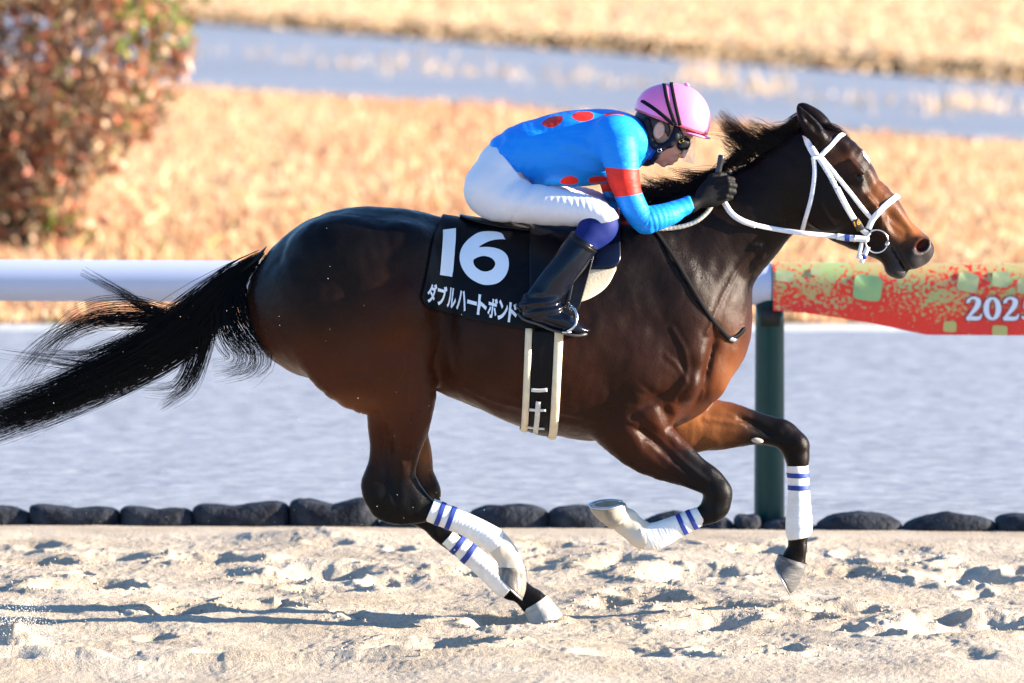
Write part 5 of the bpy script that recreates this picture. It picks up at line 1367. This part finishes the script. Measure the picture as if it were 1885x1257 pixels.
# waistband tab
# ---- stockings, boots
for mir in (False, True):
    F = Field((.05, -.36, 1.15), (.45, .36, 1.42), .0042); F.limb(KNEE, k=.02, mirror=mir)
    v, f = F.mesh(2); n = normals(v, f); v = v + n * (vnoise(v[:, 0] * 30, v[:, 2] * 30, v[:, 1] * 20, s=106) * .0015)[:, None]
    obj('stocking', v, f, mat('blue_stocking', (.003, .011, .105), .65, (.004, .015, .135), scale=40, spec=.2) if not mir else bpy.data.materials['blue_stocking'], jock)
for mir in (False, True):
    F = Field((jb_lo[0], -.40, jb_lo[2]), (.45, .40, 1.38), .0042)
    F.limb(SHANK, k=.02, grow=.0, mirror=mir); F.limb(FOOT, k=.03, grow=.001, mirror=mir)
    F.plane(P(1081.5, 435.5, 0), np.array([.56, 0, .83]))
    v, f = F.mesh(2); n = normals(v, f); pxj, pyj = ortho_px(v)
    ank = np.sin((pyj + .25 * pxj) * .30 + 3 * vnoise(v[:, 0] * 14, v[:, 2] * 14, v[:, 1] * 9, s=107)) * .0045 * np.exp(-((pyj - 545) / 22) ** 2)
    ank += vnoise(v[:, 0] * 14, v[:, 2] * 14, v[:, 1] * 14, s=108) * .002
    v = v + n * ank[:, None]
    boot = obj('boot', v, f, mat('boot_leather', (.003, .004, .009), .16, (.004, .006, .014), scale=20, spec=.32, bump=.05, bscale=60) if not mir else bpy.data.materials['boot_leather'], jock)
    sg = 1 if not mir else -1
    cuff = [(1050, 430, 1099, 463, .059), (1046, 436, 1095, 468, .059)]
    v, f = loft(cuff, 28, 3, y=-.272, rings=6); obj('boot_seam', v if not mir else mirror_y(v), f, M_leather, boot)
    sole = np.array([P(x, y, -.311) for x, y in [(953, 577), (965, 588), (990, 596), (1014, 606), (1040, 613), (1062, 617), (1081, 614)]]); sole = catmull(sole, 4)
    wd = np.interp(np.linspace(0, 1, len(sole)), [0, .1, .3, .5, .8, .95, 1], [.03, .056, .06, .062, .080, .06, .02])
    v, f = ribbon(sole, np.tile([.2, 0, .98], (len(sole), 1)), wd, .005); obj('sole', v if not mir else mirror_y(v), f, mat('sole_grey', (.05, .052, .058), .5) if not mir else bpy.data.materials['sole_grey'], boot)
# ---- gloves
for mir in (False, True):
    c = P(1315, 350, -.12) * ([1, 1, 1] if not mir else [1, -1, 1])
    F = Field(c - [.09, .06, .08], c + [.09, .06, .08], .003)
    F.limb(PALM, k=.012, grow=.0015, mirror=mir)
    for p, r in FING + [THUMB]: F.chain(p, [q + .0015 for q in r], .004, mirror=mir)
    v, f = F.mesh(1); obj('glove', v, f, mat('black_glove', (.004, .004, .005), .6, (.007, .007, .009), scale=60, spec=.15, bump=.2, bscale=150, bdist=.002) if not mir else bpy.data.materials['black_glove'], jock)
# ---- hair and head harness
F = Field(P(1160, 300, -.12), P(1275, 170, .12), .0035)
F.ell(P(1206, 225, 0), (.070, .078, .062), -20, .02); F.ell(P(1196, 246, 0), (.030, .062, .045), 0, .02)
for s in (-1, 1): F.chain([P(1226, 222, s * .076), P(1229, 240, s * .076), P(1230, 250, s * .075)], [.011, .008, .004], .008)
for s in (-1, 1): F.ell(P(1214, 240, s * .088), (.017, .03, .026), -14, .004, sub=True)
v, f = F.mesh(2); obj('hair', v, f, mat('dark_hair', (.010, .009, .009), .5, (.02, .017, .015), scale=120, bump=.4, bscale=200, bdist=.002), jock)
M_harn = mat('navy_harness', (.003, .004, .010), .6, (.005, .006, .014), scale=50, spec=.2, bump=.15, bscale=120, bdist=.002)
for s in (-1, 1):
    F = Field(P(1170, 320, min(s * .05, s * .12)), P(1280, 200, max(s * .05, s * .12)), .0030)
    path = [(1246, 236), (1243, 252), (1234, 264), (1219, 271), (1205, 268), (1198, 256), (1194, 240), (1190, 222)]
    F.chain([P(x, y, s * .080) for x, y in path], [.012, .0145, .0135, .0115, .011, .010, .011, .012], .008)
    F.chain([P(1217, 272, s * .078), P(1208, 287, s * .070), P(1200, 298, s * .055)], [.009, .0085, .008], .006)
    F.chain([P(1200, 298, s * .055), P(1203, 303, s * .02)], [.008, .007], .006)
    v, f = F.mesh(1); obj('head_harness', v, f, M_harn, jock)
    v, f = torus(P(1214, 277, s * .0925), .0085, .0013, n=5, m=6, sx=1.0, sz=.75, a0=R(45), a1=R(405)); obj('harness_buckle', v, f, M_metal, jock)
# ---- helmet
Fh = Field(P(1160, 275, -.15), P(1325, 135, .15), .003)
Fh.ell(P(1242, 222, 0), (.117, .108, .121), -19, .01)
Fh.ell(P(1212, 200, 0), (.072, .086, .066), -19, .05)
Fh.plane(P(1238, 227, 0), np.array([-.33, 0, -.944]))
Fh.ell(P(1239, 234, 0), (.098, .091, .105), -19, .004, sub=True)
v, f = Fh.mesh(1)
pxh, pyh = ortho_px(v)
dist = (227 + (pxh - 1238) * .349 - pyh)          # height above the rim in photo pixels
def helmet_mat():
    m, n, l, b = newmat('helmet_cover')
    a = N(n, 'ShaderNodeAttribute', attribute_name='rim'); rp = n.new('ShaderNodeValToRGB'); rp.color_ramp.interpolation = 'CONSTANT'
    e = rp.color_ramp.elements; e[0].color = (.92, .19, .46, 1); e[1].position = .35; e[1].color = (.62, .085, .12, 1); q = e.new(.65); q.color = (.92, .19, .46, 1)
    l.new(a.outputs['Fac'], rp.inputs['Fac']); l.new(rp.outputs['Color'], b.inputs['Base Color']); b.inputs['Roughness'].default_value = .3
    return m
helm = obj('helmet', v, f, helmet_mat(), jock); attr(helm.data, 'rim', np.clip(dist / 20, 0, 1), 'FLOAT')
HH = bvh_of(v, f)
Fb = Field(P(1230, 275, -.12), P(1330, 215, .12), .003)
Fb.ell(P(1268, 243, 0), (.076, .090, .0075), -17, .01); Fb.ell(P(1238, 234, 0), (.094, .086, .05), -19, .004, sub=True)
v, f = Fb.mesh(1); br_o = obj('helmet_peak', v, f, mat('peak_pink', (.80, .20, .50), .35, (.78, .22, .55), scale=8), helm)
Fb = Field(P(1245, 170, -.03), P(1285, 140, .03), .0025); Fb.ell(P(1265, 156, 0), (.010, .012, .006), -30); v, f = Fb.mesh(1); obj('helmet_button', v, f, br_o.data.materials[0], helm)
M_strap = mat('black_elastic', (.003, .003, .005), .7, spec=.15)
for path, over in (([(1223, 157), (1226, 175), (1231, 195), (1238, 216), (1245, 234)], (1222, 154)), ([(1236, 156), (1239, 172), (1243, 192), (1248, 214), (1253, 235)], (1236, 152)), ([(1184, 187), (1197, 195), (1212, 206), (1228, 219), (1243, 232)], (1177, 184))):
    p, nn = strap_px(HH, path, 20, .0015)
    p = np.vstack([p[::-1], [P(over[0], over[1], -.02)], [P(over[0], over[1], .02)], mirror_y(p)]); nn = np.vstack([nn[::-1], [[0, -.2, 1], [0, .2, 1]], mirror_y(nn)])
    v, f = ribbon(p, nn, .0120, .0018); obj('goggle_strap', v, f, M_strap, helm, smooth=False)
# ---- goggles
M_gog = mat('goggle_black', (.008, .008, .009), .12, spec=.6)
gog = None
F = Field(P(1225, 300, -.11), P(1300, 225, .11), .0028)
for s in (-1, 1):
    F.ell(P(1258, 264, s * .046), (.024, .022, .026), -20, .012)
    F.chain([P(1247, 238, s * .078), P(1250, 250, s * .074), P(1256, 260, s * .06)], [.011, .013, .012], .008)
F.ell(P(1262, 262, 0), (.014, .03, .015), -20, .012)
v, f = F.mesh(2); gog = obj('goggles', v, f, M_gog, jock)
GB = bvh_of(v, f)
ring = []
for x, y in [(1250, 259), (1257, 255.5), (1258.5, 259), (1252, 263)]:
    ring.append(on_surface(GB, x, y, .0012))
if all(q is not None for q in ring):
    v, f = tube(np.array(ring + [ring[0]]), .0009, 5); obj('goggle_emblem', v, f, mat('emblem_gold', (.75, .58, .12), .4), gog)
# clear visor hanging from the peak
def visor_mat():
    m, n, l, b = newmat('clear_visor')
    t = n.new('ShaderNodeBsdfTransparent'); g = N(n, 'ShaderNodeBsdfGlossy', Roughness=.08); d = n.new('ShaderNodeBsdfDiffuse'); d.inputs['Color'].default_value = (.9, .9, .95, 1)
    m1 = N(n, 'ShaderNodeMixShader'); m1.inputs[0].default_value = .35; l.new(d.outputs[0], m1.inputs[1]); l.new(g.outputs[0], m1.inputs[2])
    m2 = N(n, 'ShaderNodeMixShader'); m2.inputs[0].default_value = .10; l.new(t.outputs[0], m2.inputs[1]); l.new(m1.outputs[0], m2.inputs[2]); l.new(m2.outputs[0], n['Material Output'].inputs['Surface'])
    return m
V = []
for q in np.linspace(0, 1, 10):
    for a in np.linspace(-1, 1, 15):
        x = 1281 - 4 * q - 20 * a * a; y = 252 + 50 * q - 6 * a * a * q; V.append(P(x, y, .062 * a))
i = np.arange(9)[:, None] * 15 + np.arange(14)[None, :]
vis = obj('visor', np.array(V), np.stack([i, i + 1, i + 16, i + 15], -1).reshape(-1, 4), visor_mat(), helm); solid(vis, .0012)
# ---- stirrups
for s in (1, -1):
    c = P(1050, 585, -.312); c[1] *= s
    st = [P(x, y, d) * np.array([1, s, 1]) for x, y, d in [(1044, 610, -.350), (1054, 604, -.362), (1061, 592, -.358), (1060, 574, -.345), (1050, 562, -.325), (1044, 557, -.312), (1040, 562, -.296), (1036, 578, -.282), (1034, 596, -.274), (1036, 607, -.276)]]
    stir = empty('stirrup', st[5]); stir.parent = sad; stir.matrix_parent_inverse = Matrix.Translation(-Vector(sad.location))
    v, f = tube(catmull(np.array(st), 5), .0048, 8); q = obj('stirrup_iron', v, f, M_metal); q.parent = stir; q.matrix_parent_inverse = Matrix.Translation(-Vector(stir.location))
    v, f = ribbon(np.array([P(1044, 612, -.352), P(1040, 611, -.312), P(1037, 610, -.274)]) * [1, s, 1], np.tile([0, 0, 1.0], (3, 1)), .03, .004); q = obj('stirrup_tread', v, f, M_metal); q.parent = stir; q.matrix_parent_inverse = Matrix.Translation(-Vector(stir.location))
    lp2 = catmull(np.array([P(1070, 440, -.245), P(1062, 480, -.27), P(1052, 520, -.292), P(1044, 558, -.311)]), 5) * [1, s, 1]
    v, f = ribbon(lp2, np.tile([0, -s, .1], (len(lp2), 1)), .016, .002); q = obj('stirrup_leather', v, f, M_leather); q.parent = stir; q.matrix_parent_inverse = Matrix.Translation(-Vector(stir.location))
# ---- whip
wh = empty('whip', tuple(P(1322, 340, -.112)), 'black riding whip held upright in the jockey gloved fist', 'whip')
v, f = tube(np.array([P(1320, 338, -.110), P(1321.5, 322, -.110), P(1324.5, 305, -.110), P(1327.5, 292, -.110), P(1328.5, 287, -.110), P(1329, 285.5, -.110)]), [.009, .0098, .0098, .0115, .0112, .008], 14); obj('whip_handle', v, f, mat('whip_grip', (.014, .015, .022), .35, (.02, .022, .03), scale=90, bump=.2, bscale=200, bdist=.002), wh)
v, f = tube(catmull(np.array([P(1320, 338, -.110), P(1304, 368, -.130), P(1270, 386, -.145), P(1230, 396, -.165), P(1190, 402, -.18)]), 6), np.linspace(.006, .003, 25), 8); obj('whip_shaft', v, f, M_leather, wh)

# ================================================================== SAND IN THE AIR
def grains(name, pts, rad, m, label):
    ico = np.array([(0, 0, 1), (.94, 0, -.33), (-.47, .82, -.33), (-.47, -.82, -.33)]); fc = np.array([(0, 1, 2), (0, 2, 3), (0, 3, 1), (1, 3, 2)])
    V = pts[:, None, :] + ico[None] * rad[:, None, None]; Fq = fc[None] + 4 * np.arange(len(pts))[:, None, None]
    o = obj(name, V.reshape(-1, 3), Fq.reshape(-1, 3), m, smooth=False); tag(o, label, 'sand', kind='stuff'); return o
M_grain = mat('sand_grain', (.55, .50, .43), .9)
n = 5200
base = G(45, 1192)
a = rng.normal(0, 1, n); h = rng.exponential(.045, n); lean = rng.normal(0, .5, n)
pts = np.stack([base[0] + a * .055 + (h * lean) * .8 - .02, base[1] + rng.normal(0, .05, n), np.abs(h) * np.exp(-a * a * .4)], 1)
grains('sand_spray', pts, rng.uniform(.0008, .0032, n), M_grain, 'spray of sand kicked up behind the horse')
n = 420
pts = np.array([P(x, y, d) for x, y, d in zip(np.clip(rng.normal(400, 260, n), -20, 1000), np.clip(rng.normal(820, 190, n), 420, 1120), rng.uniform(-.5, .4, n))])
grains('flying_sand', pts, rng.uniform(.0008, .0022, n), M_grain, 'loose grains of sand flying behind the hooves')
# clods thrown round the hoof prints
n = 1800
k = rng.integers(0, len(CRAT), n); cc = np.array([craters[i][:4] for i in k])
th = rng.uniform(0, 2 * math.pi, n); rr = rng.uniform(.9, 2.2, n)
X = cc[:, 0] + np.cos(th) * rr * cc[:, 2]; Y = cc[:, 1] + np.sin(th) * rr * cc[:, 3]
rad = rng.uniform(.003, .0075, n) * rng.uniform(.5, 1, n)
Zs = sand_z(X, Y)
ico = rng.normal(size=(12, 3)); 
oc = np.array([(1, 0, 0), (-1, 0, 0), (0, 1, 0), (0, -1, 0), (0, 0, 1), (0, 0, -1)], float); of = np.array([(0, 2, 4), (2, 1, 4), (1, 3, 4), (3, 0, 4), (2, 0, 5), (1, 2, 5), (3, 1, 5), (0, 3, 5)])
V = np.stack([X, Y, Zs + rad * .4], 1)[:, None, :] + oc[None] * rad[:, None, None] * rng.uniform(.6, 1.3, (n, 6, 1)); Fq = of[None] + 6 * np.arange(n)[:, None, None]
tag(obj('sand_clods', V.reshape(-1, 3), Fq.reshape(-1, 3), M_sand), 'small clods of sand thrown round the hoof prints', 'sand', kind='stuff')
